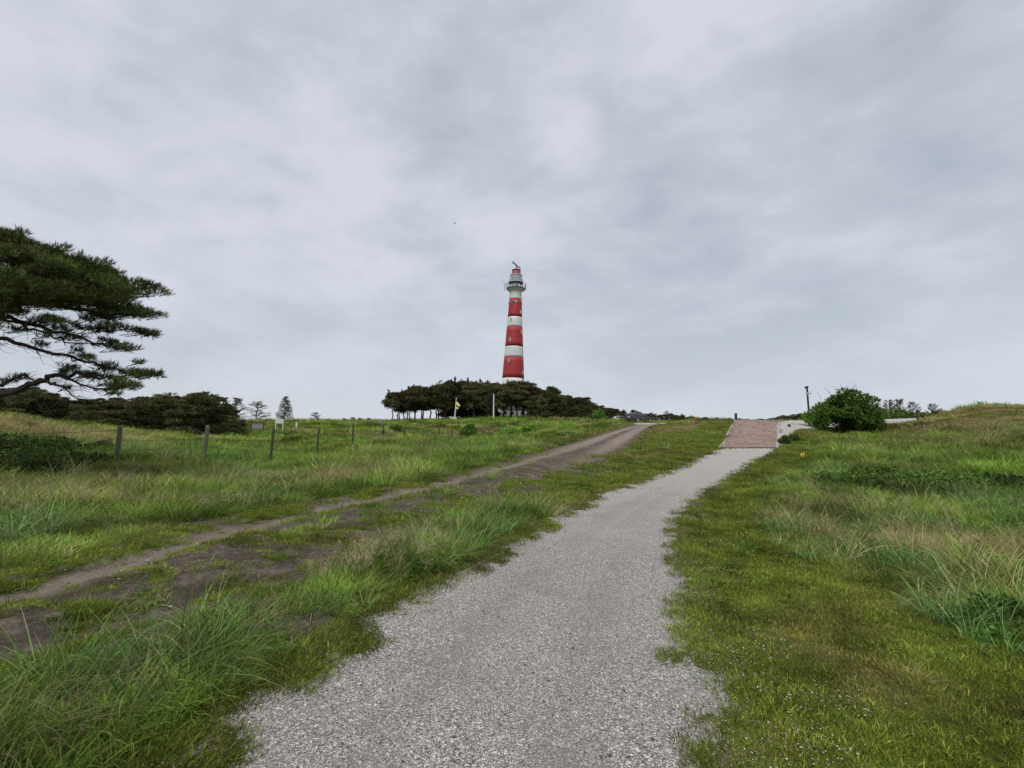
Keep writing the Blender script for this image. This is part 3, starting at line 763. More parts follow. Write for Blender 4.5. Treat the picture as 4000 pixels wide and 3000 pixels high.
WMK = ground_at(3130, 21)
FLINE = [ground_at(p, Y)[:2] for p, Y in ((450, 15), (800, 18.5), (1238, 25), (1496, 32), (1811, 48), (1913, 59))]
def samp(N, y0, y1, pw, u=1.22):
    """N places with density falling as Y**-pw inside the wedge in view"""
    a = 2-pw; t = rng.random(N); Y = (y0**a+t*(y1**a-y0**a))**(1/a)
    X = rng.uniform(-u, u, N)*(Y+.6)
    return X, Y
def zones(x, y):
    m = masks(x, y); dp_, da_, db_ = m
    dirtv = dirt_field(x, y, da_, db_)
    dry = dryness(x, y)
    # how tall the sward is: short beside the path and on the track, long in the fields
    trk = np.minimum(da_, db_)
    right = x > np.interp(y, sr[:, 1], sr[:, 0])
    edge_w = np.where(right, 1.05+.85*np.clip((9-y)/4, 0, 1)+.4*fbm(x, y, 1.5, 2, 91), .22)
    tall = np.clip((dp_-edge_w)/1.3, 0, 1)*np.clip((trk-.75)/.5, 0, 1)
    between = (~right) & (x > np.interp(y, rutB[:, 1], rutB[:, 0]))
    tall = np.where(between & (y > 10.5), tall*np.clip(.25-(y-10.5)*.05, .06, 1), tall)
    leftberm = between & (y <= 10.5)
    tall = np.where(leftberm, np.clip((dp_-.15)/.35, 0, 1)*np.clip((db_-.45)/.4, 0, 1), tall)
    tall = tall*np.clip(.35+1.3*fbm(x, y, 2.2, 3, 95), 0, 1.2)
    tall = tall*np.clip(.35+dist_line(x, y, FLINE)/3., .35, 1)
    wm = np.sqrt((x-WMK[0])**2+np.clip(WMK[1]-y, 0, 9)**2*.10+np.clip(y-WMK[1], 0, 9)**2); tall = tall*np.clip((wm-.35)/.9, 0, 1)
    return dp_, dirtv, dry, tall, leftberm, right

# short turf, near
x, y = samp(75000, 1.5, 24, 1.4)
dp_, dv, dry, tall, lb, rt = zones(x, y)
pe = fbm(x, y, .35, 3, 88)
ok = (gravel_cover(x, y, dp_) < .36+.12*rng.random(len(x))) & ((dv < .38+.25*rng.random(len(x))) | ((fbm(x, y, .34, 3, 149) > .53) & (dist_line(x, y, rutA) > .26) & (dv < 1.1) & (rng.random(len(x)) < .7))) & (rng.random(len(x)) > tall*.6) & (fbm(x, y, .5, 3, 141) > .30+.1*rng.random(len(x)))
s_ = np.clip((y/5)**.5, .85, 2.1)
scatter('short_turf', turf_v, x[ok], y[ok], s_[ok]*rng.uniform(.5, 1.5, ok.sum())*(.6+.9*fbm(x[ok], y[ok], .45, 2, 143)), np.clip(dry[ok]*.9+rng.normal(0, .12, ok.sum()), 0, 1), np.clip((fbm(x[ok], y[ok], .55, 3, 145)-.5)*2.2+.5+rng.normal(0, .15, ok.sum()), 0, 1), 'short mossy turf bordering the pale path and covering the track')
moss_v = [blade_clump('moss_clump', m_turf, 100, .10, .010, .036, .0042, .8, .8, 190+i, (.05, 0), 2) for i in range(5)]
x, y = samp(120000, 1.45, 10, 1.6, 1.45)
dp_, dv, dry, tall, lb, rt = zones(x, y)
ok = (gravel_cover(x, y, dp_) < .36+.12*rng.random(len(x))) & ((dv < .42+.2*rng.random(len(x))) | ((rng.random(len(x)) < .85*np.clip((fbm(x, y, .34, 3, 149)-.47)*9, 0, 1)) & (dv < 1.05) & (dist_line(x, y, rutA) > .24))) & (rng.random(len(x)) > tall*.8)
scatter('moss', moss_v, x[ok], y[ok], np.clip((y[ok]/4)**.4, .8, 1.5)*rng.uniform(.6, 1.5, ok.sum()), np.clip(dry[ok]+rng.normal(0, .15, ok.sum()), 0, 1), np.clip((fbm(x[ok], y[ok], .3, 3, 146)-.5)*2.4+.5+rng.normal(0, .2, ok.sum()), 0, 1), 'low moss and fine turf creeping over the edges of the pale path', 'moss')
# meadow grass, near
x, y = samp(46000, 1.5, 30, 1.3)
dp_, dv, dry, tall, lb, rt = zones(x, y)
ok = (rng.random(len(x)) < tall*1.3+.05) & (dp_ > .04) & (dv < .5)
hum = fbm(x, y, .75, 3, 151); s_ = np.clip((y/6)**.42, .8, 1.8)*np.clip(.4+.7*tall, .3, 1.2)*np.clip(.35+(hum-.3)*2.4, .35, 1.7)
scatter('meadow_grass', meadow_v, x[ok], y[ok], (s_*rng.uniform(.7, 1.4, len(x)))[ok], np.clip(dry[ok]+.04+rng.normal(0, .22, ok.sum()), 0, 1), np.clip((fbm(x[ok], y[ok], .8, 3, 44)-.5)*2.4+.5+rng.normal(0, .18, ok.sum()), 0, 1), 'green meadow grass on the dune slopes either side of the path')
# marram, near
x, y = samp(11000, 1.5, 26, 1.15)
dp_, dv, dry, tall, lb, rt = zones(x, y)
clus = fbm(x, y, 1.3, 3, 47)
ok = (rng.random(len(x)) < np.clip((clus-.47+.10*rt)*6, 0, 1)*tall+.35*(lb & (y < 4.5))*tall) & (dp_ > .18) & (dv < .3)
s_ = np.clip((y/7)**.35, .7, 1.5)*np.where(rt, np.clip(1.5-y/16, .55, 1.1), .9)
scatter('marram_grass', marram_v, x[ok], y[ok], (s_*rng.uniform(.6, 1.25, len(x)))[ok], np.clip(dry[ok]*1.1+rng.normal(0, .15, ok.sum()), 0, 1), rng.random(ok.sum()), 'long blue green marram blades standing above the meadow grass')
# far sward
x, y = samp(42000, 20, 135, 1.45, 1.3)
dp_, dv, dry, tall, lb, rt = zones(x, y)
ok = (dp_ > .25) & (dv < .5) & (rng.random(len(x)) < np.clip(tall+.12, 0, 1))
s_ = np.clip((y/30)**.5, .75, 2.0)*np.clip(.4+.6*tall, .35, 1)*np.clip(.3+(fbm(x, y, 2.2, 3, 153)-.3)*2.3, .3, 1.6)
scatter('dune_grass', far_v, x[ok], y[ok], (s_*rng.uniform(.6, 1.3, len(x)))[ok], np.clip(dry[ok]+rng.normal(0, .12, ok.sum()), 0, 1), np.clip((fbm(x[ok], y[ok], 3.2, 4, 46)-.5)*3.4+.5+rng.normal(0, .25, ok.sum()), 0, 1), 'rough grass covering the dunes up to the skyline')
x, y = samp(22000, 20, 80, 1.35)
dp_, dv, dry, tall, lb, rt = zones(x, y)
ok = (dp_ > .1) & (dv < .5)
scatter('dune_turf', farturf_v, x[ok], y[ok], np.clip((y[ok]/25)**.4, .8, 1.6)*rng.uniform(.7, 1.3, ok.sum()), np.clip(dry[ok]+rng.normal(0, .1, ok.sum()), 0, 1), rng.random(ok.sum()), 'short turf on the slope below the paved crest')
# seed heads
cs = [(1750, 2090, .45), (1450, 2290, .35), (1250, 2330, .3), (1100, 2000, .8), (900, 2260, .25), (700, 1990, .8), (1500, 2210, .3), (1850, 2000, .6), (1300, 1990, .8), (300, 1960, .9), (3600, 2150, .8), (3750, 2050, 1.2), (3300, 1930, 1.5), (1640, 2180, .35)]
X, Y = [], []
for a, b, r_ in cs:
    c_ = cast(a, b); k = 22; X += list(c_[0]+rng.normal(0, r_, k)); Y += list(c_[1]+rng.normal(0, r_*.7, k))
X = np.array(X+list(rng.uniform(-12, 12, 300))); Y = np.array(Y+list(rng.uniform(5, 16, 300)))
dp_, dv, dry, tall, lb, rt = zones(X, Y); ok = (dp_ > .2) & (dv < .25) & (tall > .12)
scatter('seeding_grass', seed_v, X[ok], Y[ok], rng.uniform(.6, 1.05, ok.sum()), rng.random(ok.sum()), rng.random(ok.sum()), 'buff seed heads of grass nodding over the verge')
# broad-leaved weeds
x, y = samp(5200, 1.5, 22, 1.3)
dp_, dv, dry, tall, lb, rt = zones(x, y)
ok = (rng.random(len(x)) < np.clip((fbm(x, y, .9, 3, 49)-.5)*5, 0, 1)*np.clip(tall+.15, 0, 1)) & (dp_ > .12) & (dv < .35)
scatter('broad_leaved_weeds', weed_v, x[ok], y[ok], (np.clip((y/5)**.4, .7, 1.6)*rng.uniform(.6, 1.2, len(x)))[ok], dry[ok]*.6, rng.random(ok.sum()), 'dark broad leaved weeds and brambles among the grass', 'weeds')

# single tussocks that stand out
def tussock_mesh(seed, nb, rad, lmin, lmax, w, tint, lean=.35, droop=1.3, wind=(.35, 0)):
    me = blade_clump('grass_tussock', m_tussock, nb, rad, lmin, lmax, w, lean, droop, seed, wind, 5)
    r = np.random.default_rng(seed+1); cnt = 11
    t = np.clip(r.normal(tint, .22, nb), 0, 1); set_attr(me, 'tint', np.repeat(t, cnt)); return me
TM = {'green': [tussock_mesh(300+i, 230, .22, .3, .8, .0085, .2) for i in range(3)],
      'mixed': [tussock_mesh(310+i, 260, .25, .25, .7, .0075, .5) for i in range(3)],
      'straw': [tussock_mesh(320+i, 300, .28, .3, .75, .006, .85, .5, 1.5, (.5, 0)) for i in range(3)]}
tuss = [(600, 2720, 'green', 1.1, 'big green marram tussock spilling beside the path in the near left corner'),
 (250, 2700, 'green', .9, 'loose green marram tussock at the left edge, below the muddy rut'),
 (830, 2640, 'green', .85, 'green marram tussock nearest the gravel among the lower left grass'),
 (120, 2930, 'mixed', .8, 'yellowing tussock in the bottom left corner of the photo'),
 (60, 2980, 'straw', .6, 'bleached tussock in the very corner, bottom left'),
 (380, 2880, 'mixed', .7, 'mixed yellow and green tussock just above the bottom edge at the left'),
 (980, 2480, 'mixed', .6, 'mixed green and brown tussock above the lower left marram'),
 (1250, 2420, 'green', .55, 'small green tussock where the gravel edge steps inward'),
 (1640, 2240, 'green', .75, 'dark green tussock overhanging the gravel at the narrow bend'),
 (1780, 2180, 'green', .7, 'broad green tussock hugging the left gravel edge past the bend'),
 (1950, 1985, 'mixed', 1.1, 'upright tussock with pale stems between the track and the path'),
 (2040, 2070, 'mixed', .7, 'whitish flowering tussock beside the left gravel edge'),
 (1570, 1835, 'straw', 1.9, 'brown straw tussock bent over beyond the farm track'),
 (1700, 1860, 'mixed', 1.3, 'half dry tussock right of the brown straw one beyond the track'),
 (1880, 1800, 'green', 1.6, 'green tussock on the bank where the track climbs'),
 (1000, 1940, 'green', 1.4, 'blue green tussock in front of the second fence post'),
 (200, 1940, 'straw', 1.2, 'pale straw tussock near the left edge below the fence'),
 (480, 1950, 'straw', 1.0, 'pale tussock below the first fence post'),
 (150, 2080, 'green', 1.2, 'dense green tussock above the left rut at the photo edge'),
 (3880, 2350, 'straw', 1.45, 'large wind combed straw tussock over a dark hollow at the right edge'),
 (3985, 2320, 'straw', 1.3, 'straw tussock cut by the right edge of the photo, beside the large combed one'),
 (3800, 2300, 'straw', 1.15, 'straw tussock just left of the large combed one'),
 (3700, 2440, 'green', .8, 'green tussock below the large straw one at the right'),
 (3960, 2480, 'green', .8, 'coarse green tussock at the far right edge'),
 (3560, 2080, 'straw', 1.3, 'blond tussock in the middle of the right slope'),
 (3350, 2130, 'mixed', 1.1, 'half green tussock left of the blond one on the right slope'),
 (3780, 2140, 'straw', 1.3, 'blond tussock further right on the right slope'),
 (3150, 2050, 'mixed', 1.0, 'thin mixed tussock nearest the path on the right slope'),
 (3560, 1950, 'straw', 1.5, 'pale spiky tussock below the dark hollow on the right slope'),
 (3820, 1745, 'straw', 3.2, 'rounded blond tussock high on the right dune'),
 (3590, 1720, 'straw', 2.2, 'smaller blond tussock left of the rounded one on the right dune'),
 (3250, 1850, 'green', 1.5, 'green tussock on the right slope below the yellow marker'),
 (3560, 2700, 'straw', .35, 'little tuft of bleached blades lying on the right turf')]
for px_, py_, k, s_, lab in tuss:
    c_ = cast(px_, py_, 1.4); me = random.choice(TM[k])
    o = add_obj('grass_tussock', me); o.location = (c_[0], c_[1], Hs(*c_)-.02); o.scale = (s_, s_, s_*random.uniform(.85, 1.05)); o.rotation_euler = (0, 0, random.gauss(0, .7))
    tag(o, lab, 'tussock', 'tussocks standing out of the sward')

# ------------------------------------------------------------------ lighthouse
LY = 172.0
LB_ = P(2000, 1628, LY); lbz = Hs(LB_[0], LY)
def lz(py): return float(P(2006, py, LY)[2]-lbz)
lh = empty('lighthouse', (P(2004, 1500, LY)[0], LY, lbz), 0, 'tall red and white banded lighthouse rising behind the pine grove', 'lighthouse')
prof_z = [0, lz(1530), lz(1479), lz(1398), lz(1356), lz(1280), lz(1241), lz(1171), lz(1143)]
prof_r = [5.3, 4.35, 3.95, 3.52, 3.27, 2.86, 2.64, 2.27, 2.17]
def lr(z): return float(np.interp(z, prof_z, prof_r))
bands = [(0, lz(1479), m_white), (lz(1479), lz(1398), m_red), (lz(1398), lz(1356), m_white), (lz(1356), lz(1280), m_red), (lz(1280), lz(1241), m_white), (lz(1241), lz(1171), m_red), (lz(1171), lz(1143), m_white)]
for z0, z1, m_ in bands:
    q = MB(); zs = np.linspace(z0, z1, 6); pr = [(lr(z), z) for z in zs]
    e_ = .03 if m_ is m_white else .06
    pr = [(lr(z0)-.1, z0+.001)]+[(r+e_, z) for r, z in pr]+[(lr(z1)-.1, z1-.001)]
    q.lathe(pr, 48); b = q.build('white_band' if m_ is m_white else 'red_band', m_, lh, True)
    ring = MB()   # plate seams of the cast iron shell
    for zz_ in np.arange(z0+1.6, z1-.4, 1.9): ring.lathe([(lr(zz_)+e_, zz_-.04), (lr(zz_)+e_+.035, zz_), (lr(zz_)+e_, zz_+.04)], 48)
    if ring.v: tag(ring.build('plate_seam', m_, b), kind='stuff')
def lwin(px, py, cx, w=.55, h=1.15, mt=m_glassd):
    z = lz(py); r = lr(z)+.06; rpx = r/(LY*1.0)*FPX*.975
    a = -math.pi/2+math.asin(max(-.97, min(.97, (px-cx)/rpx)))
    f = MB(); rot = Matrix.Rotation(a, 3, 'Z')
    c_ = rot @ Vector((r+.02, 0, 0))
    for dy_, dz_, ww, hh_ in ((0, h/2, w+.16, .1), (0, -h/2, w+.22, .12), (-w/2, 0, .09, h), (w/2, 0, .09, h), (0, .05, .05, h)):
        f.box(c_+rot @ Vector((.03, dy_, 0))+Vector((0, 0, z+dz_)), (.16, ww, hh_), rot)
    fo = f.build('window', m_pale, lh)
    MB().box(c_+Vector((0, 0, z)), (.1, w, h), rot).build('pane', mt, fo)
for px_, py_, cx in ((1996, 1255, 2011), (1992, 1331, 2008.5), (1987.7, 1412, 2006), (1982, 1492, 2003), (2036.5, 1299, 2009.5), (2038, 1376, 2007), (2041, 1457, 2004.5), (2033.5, 1222, 2012), (2032, 1152, 2013)):
    lwin(px_, py_, cx)
for k in range(12):   # ring of round portholes under the top red edge
    z = lz(1184); a = 2*math.pi*k/12+.12; r = lr(z)+.07
    f = MB(); rot = Matrix.Rotation(a, 3, 'Z') @ Matrix.Rotation(math.pi/2, 3, 'Y'); q = MB().lathe([(.30, 0), (.42, .0), (.42, .12), (.30, .14), (.30, 0)], 14)
    vs = [rot @ Vector(v)+Vector((r*math.cos(a), r*math.sin(a), z)) for v in q.v]
    fo = link_mesh('porthole', vs, q.f, m_steel, lh)
    d_ = [rot @ Vector((.3*math.cos(t), .3*math.sin(t), .06))+Vector((r*math.cos(a), r*math.sin(a), z)) for t in np.linspace(0, 6.283, 13)[:-1]]
    link_mesh('pane', d_, [tuple(range(12))], m_pale if k % 2 else m_glassd, fo)
zg = lz(1131)
MB().lathe([(2.17, lz(1143)), (2.35, lz(1143)+.5), (2.9, zg-.45), (3.35, zg-.1), (3.38, zg), (3.38, zg+.12), (1.9, zg+.14)], 48).build('gallery_floor', m_white, lh, True)
MB().lathe([(3.39, zg-.12), (3.46, zg-.1), (3.46, zg+.3), (3.39, zg+.32), (3.39, zg-.12)], 48).build('gallery_edge', m_dark, lh)
z2 = lz(1108)
MB().lathe([(1.95, zg+.14), (1.95, z2)], 36).build('service_drum', m_steel, lh, True)
MB().lathe([(1.9, z2), (2.7, z2), (2.78, z2+.06), (2.78, z2+.28), (2.7, z2+.3), (1.9, z2+.3)], 40).build('upper_gallery', m_dark, lh)
for z0, rr_, n_, hh_ in ((zg+.12, 3.38, 28, 1.15), (z2+.3, 2.72, 22, 1.0)):
    q = MB()
    for k in range(n_):
        a = 2*math.pi*k/n_; q.tube([(rr_*math.cos(a), rr_*math.sin(a), z0), (rr_*math.cos(a), rr_*math.sin(a), z0+hh_)], .035, 4)
    for f in (.5, 1.0): q.lathe([(rr_-.03, z0+hh_*f-.03), (rr_+.03, z0+hh_*f-.03), (rr_+.03, z0+hh_*f+.03), (rr_-.03, z0+hh_*f+.03), (rr_-.03, z0+hh_*f-.03)], 36)
    q.build('railing', m_steel, lh)
for k in range(16):   # white equipment boxes and brackets round the gallery
    a = 2*math.pi*k/16+.1; rot = Matrix.Rotation(a, 3, 'Z') @ Matrix.Rotation(.35*(-1)**k, 3, 'X')
    MB().box((2.55*math.cos(a), 2.55*math.sin(a), zg+.85), (.25, .42, .95), rot).build('equipment_box', m_pale if k % 3 else m_steel, lh)
for a, r_, h_, zc in ((math.pi*1.03, 4.15, 2.9, zg+.9), (math.pi*1.18, 3.9, 2.3, zg+.9), (-.05, 3.75, 2.7, zg+1.1), (-.35, 3.7, 2.3, zg+1.0), (1.2, 3.9, 2.4, zg+1), (2.2, 3.9, 2.4, zg+1)):
    q = MB(); c_ = Vector((r_*math.cos(a), r_*math.sin(a), zc)); rot = Matrix.Rotation(a, 3, 'Z')
    q.box(c_, (.18, .32, h_), rot)
    p = q.build('panel_antenna', m_steel, lh)
    for dz_ in (-.8, .8): MB().tube([(3.38*math.cos(a), 3.38*math.sin(a), zc+dz_), (c_.x, c_.y, zc+dz_)], .05, 4).build('bracket', m_dark, p)
zl0, zl1, zr1 = z2+.3, lz(1078), lz(1073)
MB().lathe([(2.33, zl0), (2.33, zl0+.5), (2.25, zl0+.5)], 30).build('lantern_base', m_pale, lh)
MB().lathe([(2.2, zl0+.45), (2.2, zl1)], 16).build('lantern_glass', m_lglass, lh, False)
q = MB()
for k in range(16):
    a0, a1 = 2*math.pi*k/16, 2*math.pi*(k+.5)/16
    for s_ in (1, -1):
        b_ = a0+s_*math.pi/16
        q.tube([(2.25*math.cos(a0), 2.25*math.sin(a0), zl0+.45), (2.25*math.cos(b_), 2.25*math.sin(b_), zl1)], .055, 4)
q.build('glazing_bars', m_pale, lh)
MB().lathe([(.35, zl0), (.55, zl0+.9), (.75, zl0+1.4), (.75, zl1-.8), (.3, zl1-.4)], 14).build('lamp_lens', m_pale, lh)
MB().lathe([(2.34, zl1-.02), (2.34, zl1+.12), (1.75, zr1+.05), (1.5, zr1+.1)], 32).build('lantern_roof', m_steel, lh, True)
zd = lz(1057)
MB().lathe([(1.62, zr1), (1.60, zd-.55), (1.42, zd)], 28).build('red_dome', m_dome, lh, True)
MB().lathe([(1.35, zd-.05), (1.6, zd-.02), (1.6, zd+.2), (1.0, zd+.45), (.45, zd+.8), (0.01, zd+.9)], 28).build('dome_cap', m_dome, lh, True)
MB().lathe([(1.6, zd-.06), (1.66, zd-.04), (1.66, zd+.22), (1.6, zd+.24), (1.6, zd-.06)], 28).build('cap_rim', m_dark, lh)
q = MB(); zt = zd+.9; q.tube([(0, 0, zd+.7), (0, 0, zt+1.0)], [.35, .2], 8)
aa = math.radians(-115); rot = Matrix.Rotation(aa, 3, 'Z')
rad_ = q.build('radar_mast', m_steel, lh)
q = MB(); q.box((0, 0, zt+1.2), (7.4, .34, .4), rot); q.box((0, 0, zt+.95), (1.4, .3, .25), rot); q.build('radar_scanner', m_steel, rad_)
for x_, y_, h_ in ((-1.9, -.6, 2.4), (1.5, -.5, 1.6), (-1.2, .9, 1.2)):
    MB().tube([(x_, y_, zl1), (x_*1.15, y_, zl1+h_)], .05, 4).build('whip_antenna', m_steel, lh)
MB().tube([(-3.4, -.5, zg), (-4.9, -.9, zg+2.3), (-4.9, -.9, zg+3.6)], .045, 4).build('whip_antenna', m_steel, lh)
MB().tube([(3.4, -.3, zg+.2), (4.1, -.4, zg-.3)], .06, 4).build('bracket_arm', m_steel, lh)

# low pale building at its foot, seen between the trunks
c_ = P(2008, 1640, 160); bz = Hs(c_[0], 160); top_ = P(2008, 1606, 160)[2]-bz
bd = empty('keepers_house', (c_[0], 160, bz), 0, 'low pale house at the lighthouse foot glimpsed between pine trunks', 'house')
hh_ = max(2.4, float(top_))
MB().box((0, 0, hh_/2-.5), (9.2, 6, hh_+1)).build('wall', m_concrete, bd)
MB().add([(-5, -3.3, hh_), (5, -3.3, hh_), (5, 3.3, hh_), (-5, 3.3, hh_), (-4, 0, hh_+1.4), (4, 0, hh_+1.4)], [(0, 1, 5, 4), (2, 3, 4, 5), (1, 2, 5), (3, 0, 4), (3, 2, 1, 0)]).build('roof', m_dark, bd)
for x_ in (-3, -.6, 2.6):
    w_ = MB().box((x_, -3.03, hh_*.5), (1.2, .12, 1.2)).build('window', m_pale, bd)
    MB().box((x_, -3.07, hh_*.5), (1.0, .1, 1.0)).build('pane', m_glassd, w_)

# ------------------------------------------------------------------ trees
def spikes(r, C, D, L, Wd):
    """triangular sprays: root C, direction D, length L, width Wd"""
    N = len(C); s_ = np.cross(D, r.normal(0, 1, (N, 3))); s_ /= np.linalg.norm(s_, axis=1)[:, None]+1e-9
    w = Wd[:, None]*s_
    V = np.stack([C-w*.5, C+w*.5, C+D*L[:, None]], 1).reshape(-1, 3)
    return V, np.arange(N*3).reshape(-1, 3)
def pads_to_mesh(name, pads, per, L, Wd, mat, seed, up=.9, out=.5, tintf=None, wind=(0, 0, 0)):
    r = np.random.default_rng(seed); Cs, Ds, Ts = [], [], []
    for (cx, cy, cz, rx, ry, rz) in pads:
        n_ = max(8, int(per*(rx*ry+rx*rz)*1.0))
        d = r.normal(0, 1, (n_, 3)); d /= np.linalg.norm(d, axis=1)[:, None]; d[:, 2] = np.where(r.random(n_) < .6, abs(d[:, 2]), d[:, 2])
        q = r.random(n_)**.4
        Cs.append(np.array([cx, cy, cz])+d*q[:, None]*np.array([rx, ry, rz]))
        dd = d*out+r.normal(0, .45, (n_, 3))+np.array([0, 0, up])+np.array(wind); Ds.append(dd/np.linalg.norm(dd, axis=1)[:, None])
        Ts.append(np.clip(r.normal(r.uniform(0, .7), .15, n_), 0, 1))
    C, D, T = np.concatenate(Cs), np.concatenate(Ds), np.concatenate(Ts); N = len(C)
    V, Fc = spikes(r, C, D, L*r.uniform(.6, 1.4, N), Wd*r.uniform(.6, 1.4, N))
    me = np_mesh(name, V, Fc); set_attr(me, 'rnd', np.repeat(r.random(N), 3)); set_attr(me, 'tint', np.repeat(T, 3)); me.materials.append(mat)
    return me
def curve_pts(r, a, b, n_, j):
    a, b = np.array(a, float), np.array(b, float); t = np.linspace(0, 1, n_)[:, None]
    p = a*(1-t)+b*t+r.normal(0, j, (n_, 3))*np.sin(t*math.pi); return p
def tree_meshes(kind, seed, Ht=9.):
    r = np.random.default_rng(seed); mb = MB(); pads = []
    if kind == 'umbrella':
        lean = r.normal(0, .08, 2)*Ht; top = np.array([lean[0], lean[1], Ht*.86])
        tr = curve_pts(r, (0, 0, -.4), top, 8, .22); mb.tube(tr, list(np.linspace(.21, .07, 8)), 7)
        for k in range(24):
            f = r.uniform(.5, 1.0); b0 = tr[min(7, int(f*7))]; a = r.random()*6.28; q = r.uniform(.9, 3.1)*(1.15-abs(f-.75))
            e_ = b0+np.array([q*math.cos(a), q*math.sin(a), r.uniform(-.1, .9)]); e_[2] = min(e_[2], Ht*.95)
            mb.tube(curve_pts(r, b0, e_, 4, .15), list(np.linspace(.08, .025, 4)), 5)
            pads.append((e_[0], e_[1], e_[2], r.uniform(1.0, 1.8), r.uniform(1.0, 1.7), r.uniform(.4, .75)))
        for k in range(5): pads.append((top[0]+r.normal(0, .9), top[1]+r.normal(0, .9), Ht*r.uniform(.84, .95), 1.3, 1.3, .5))
        for k in range(26):
            p = pads[r.integers(0, len(pads))]; pads.append((p[0]+r.normal(0, .6)*p[3], p[1]+r.normal(0, .6)*p[4], p[2]+p[5]*r.uniform(.7, 1.3), .28, .28, .34))
        for k in range(7):  # dead twigs low on the stem
            b0 = tr[r.integers(2, 5)]; a = r.random()*6.28; e_ = b0+np.array([r.uniform(.6, 1.8)*math.cos(a), r.uniform(.6, 1.8)*math.sin(a), r.uniform(-.3, .5)])
            mb.tube(curve_pts(r, b0, e_, 4, .12), list(np.linspace(.035, .01, 4)), 4)
        cm = pads_to_mesh('crown', pads, 125, .40, .17, m_pine, seed)
    elif kind == 'round':
        tr = curve_pts(r, (0, 0, -.4), (r.normal(0, .4), r.normal(0, .4), Ht*.8), 6, .2); mb.tube(tr, list(np.linspace(.2, .06, 6)), 6)
        for k in range(52):
            f = r.uniform(.05, .95); rad_ = 2.7*math.sqrt(max(0.05, 1-(f*1.05-.25)**2/.72)); a = r.random()*6.28; q = rad_*r.uniform(.35, 1)
            p = np.array([q*math.cos(a), q*math.sin(a), Ht*f]); pads.append((*p, r.uniform(.7, 1.3), r.uniform(.7, 1.3), r.uniform(.35, .65)))
            if k % 3 == 0: mb.tube(curve_pts(r, tr[min(5, int(f*5))], p, 4, .1), list(np.linspace(.06, .02, 4)), 4)
        cm = pads_to_mesh('crown', pads, 95, .40, .17, m_pine, seed)
    elif kind == 'conifer':
        mb.tube([(0, 0, -.3), (0, 0, Ht*.98)], [.13, .02], 6)
        lev = 15
        for l in range(lev):
            f = .1+.86*l/(lev-1); R_ = Ht*.30*(1-f)**.75+.18
            for k in range(8):
                a = r.random()*6.28; e_ = np.array([R_*math.cos(a), R_*math.sin(a), Ht*f+.12*R_]); b0 = np.array([0, 0, Ht*f-.05])
                mb.tube([b0, (b0+e_)/2, e_], [.03, .02, .01], 4)
                for t in np.linspace(.35, 1, 4): p = b0*(1-t)+e_*t; pads.append((p[0], p[1], p[2], .26, .26, .09))
        cm = pads_to_mesh('crown', pads, 420, .26, .09, m_pine, seed, up=.5)
    else:  # 'ragged': young pine with upswept candles
        tr = curve_pts(r, (0, 0, -.3), (r.normal(0, .1), 0, Ht*.9), 6, .1); mb.tube(tr, list(np.linspace(.14, .04, 6)), 6)
        for k in range(46):
            f = r.uniform(.08, .95); a = r.random()*6.28; q = r.uniform(.4, 1)*Ht*.38*(1.1-f)**.7; b0 = np.array([0, 0, Ht*f*.85]); e_ = np.array([q*math.cos(a), q*math.sin(a), Ht*f*.9+q*.45])
            mb.tube(curve_pts(r, b0, e_, 4, .08), list(np.linspace(.05, .015, 4)), 4)
            for t in (.6, .8, 1.0): p = b0*(1-t)+e_*t; pads.append((p[0], p[1], p[2], .27, .27, .26))
        cm = pads_to_mesh('crown', pads, 110, .32, .08, m_pine, seed, up=1.1, out=.9)
    tm = bpy.data.meshes.new('trunk'); tm.from_pydata(mb.v, [], mb.f); tm.materials.append(m_bark if seed % 3 else m_barkp); tm.update()
    return tm, cm, Ht
TV = {k: [tree_meshes(k, s_+i) for i in range(n_)] for k, s_, n_ in (('umbrella', 400, 7), ('round', 430, 6), ('conifer', 450, 1), ('ragged', 460, 4))}
def plant_tree(kind, px, Y, top_py, label, group, wide=1.0, name='pine_tree', cat='pine tree', vi=None):
    g_ = ground_at(px, Y); h_ = float(P(px, top_py, Y)[2])-g_.z
    tm, cm, Ht = TV[kind][vi if vi is not None else random.randrange(len(TV[kind]))]
    h_ = max(h_, .8); s_ = h_/Ht
    e_ = empty(name, g_, random.random()*6.28, label, cat, group); sx = wide*(s_*.5+.5*min(1, max(s_, .45)))
    e_.scale = (sx, sx, s_)
    add_obj('trunk', tm, None, e_); add_obj('crown', cm, None, e_)
    return e_
prof = np.array([(1480, 1585), (1500, 1562), (1535, 1532), (1620, 1512), (1700, 1505), (1735, 1487), (1800, 1487), (1850, 1503), (1910, 1490), (1960, 1500), (2040, 1494), (2085, 1510), (2110, 1518), (2155, 1508), (2180, 1532), (2230, 1547), (2290, 1552), (2345, 1570), (2380, 1592), (2440, 1598), (2480, 1608)])
gp = 'pines of the grove round the lighthouse'
def gtop(px): return float(np.interp(px, prof[:, 0], prof[:, 1]))
px_ = 1532; first = True
while px_ < 1960:
    plant_tree('umbrella', px_, random.uniform(124, 131) if px_ < 1735 else random.uniform(131, 137), gtop(px_)+random.uniform(0, 14),
               'leftmost pine of the grove, its crown leaning out over open sky' if first else ('bare trunked pine in the see-through left part of the grove' if px_ < 1760 else 'tall dark pine in the grove near the flagpole and pale pole'), gp)
    px_ += random.uniform(20, 34); first = False
px_ = 1560
while px_ < 2080:
    plant_tree('umbrella', px_, random.uniform(134, 150), gtop(px_)+random.uniform(-3, 10), 'pine deeper inside the grove, '+('left of the flagpole' if px_ < 1770 else 'between the flagpole and the pale pole' if px_ < 1925 else 'before the lighthouse foot'), gp)
    px_ += random.uniform(20, 32)
px_ = 1745
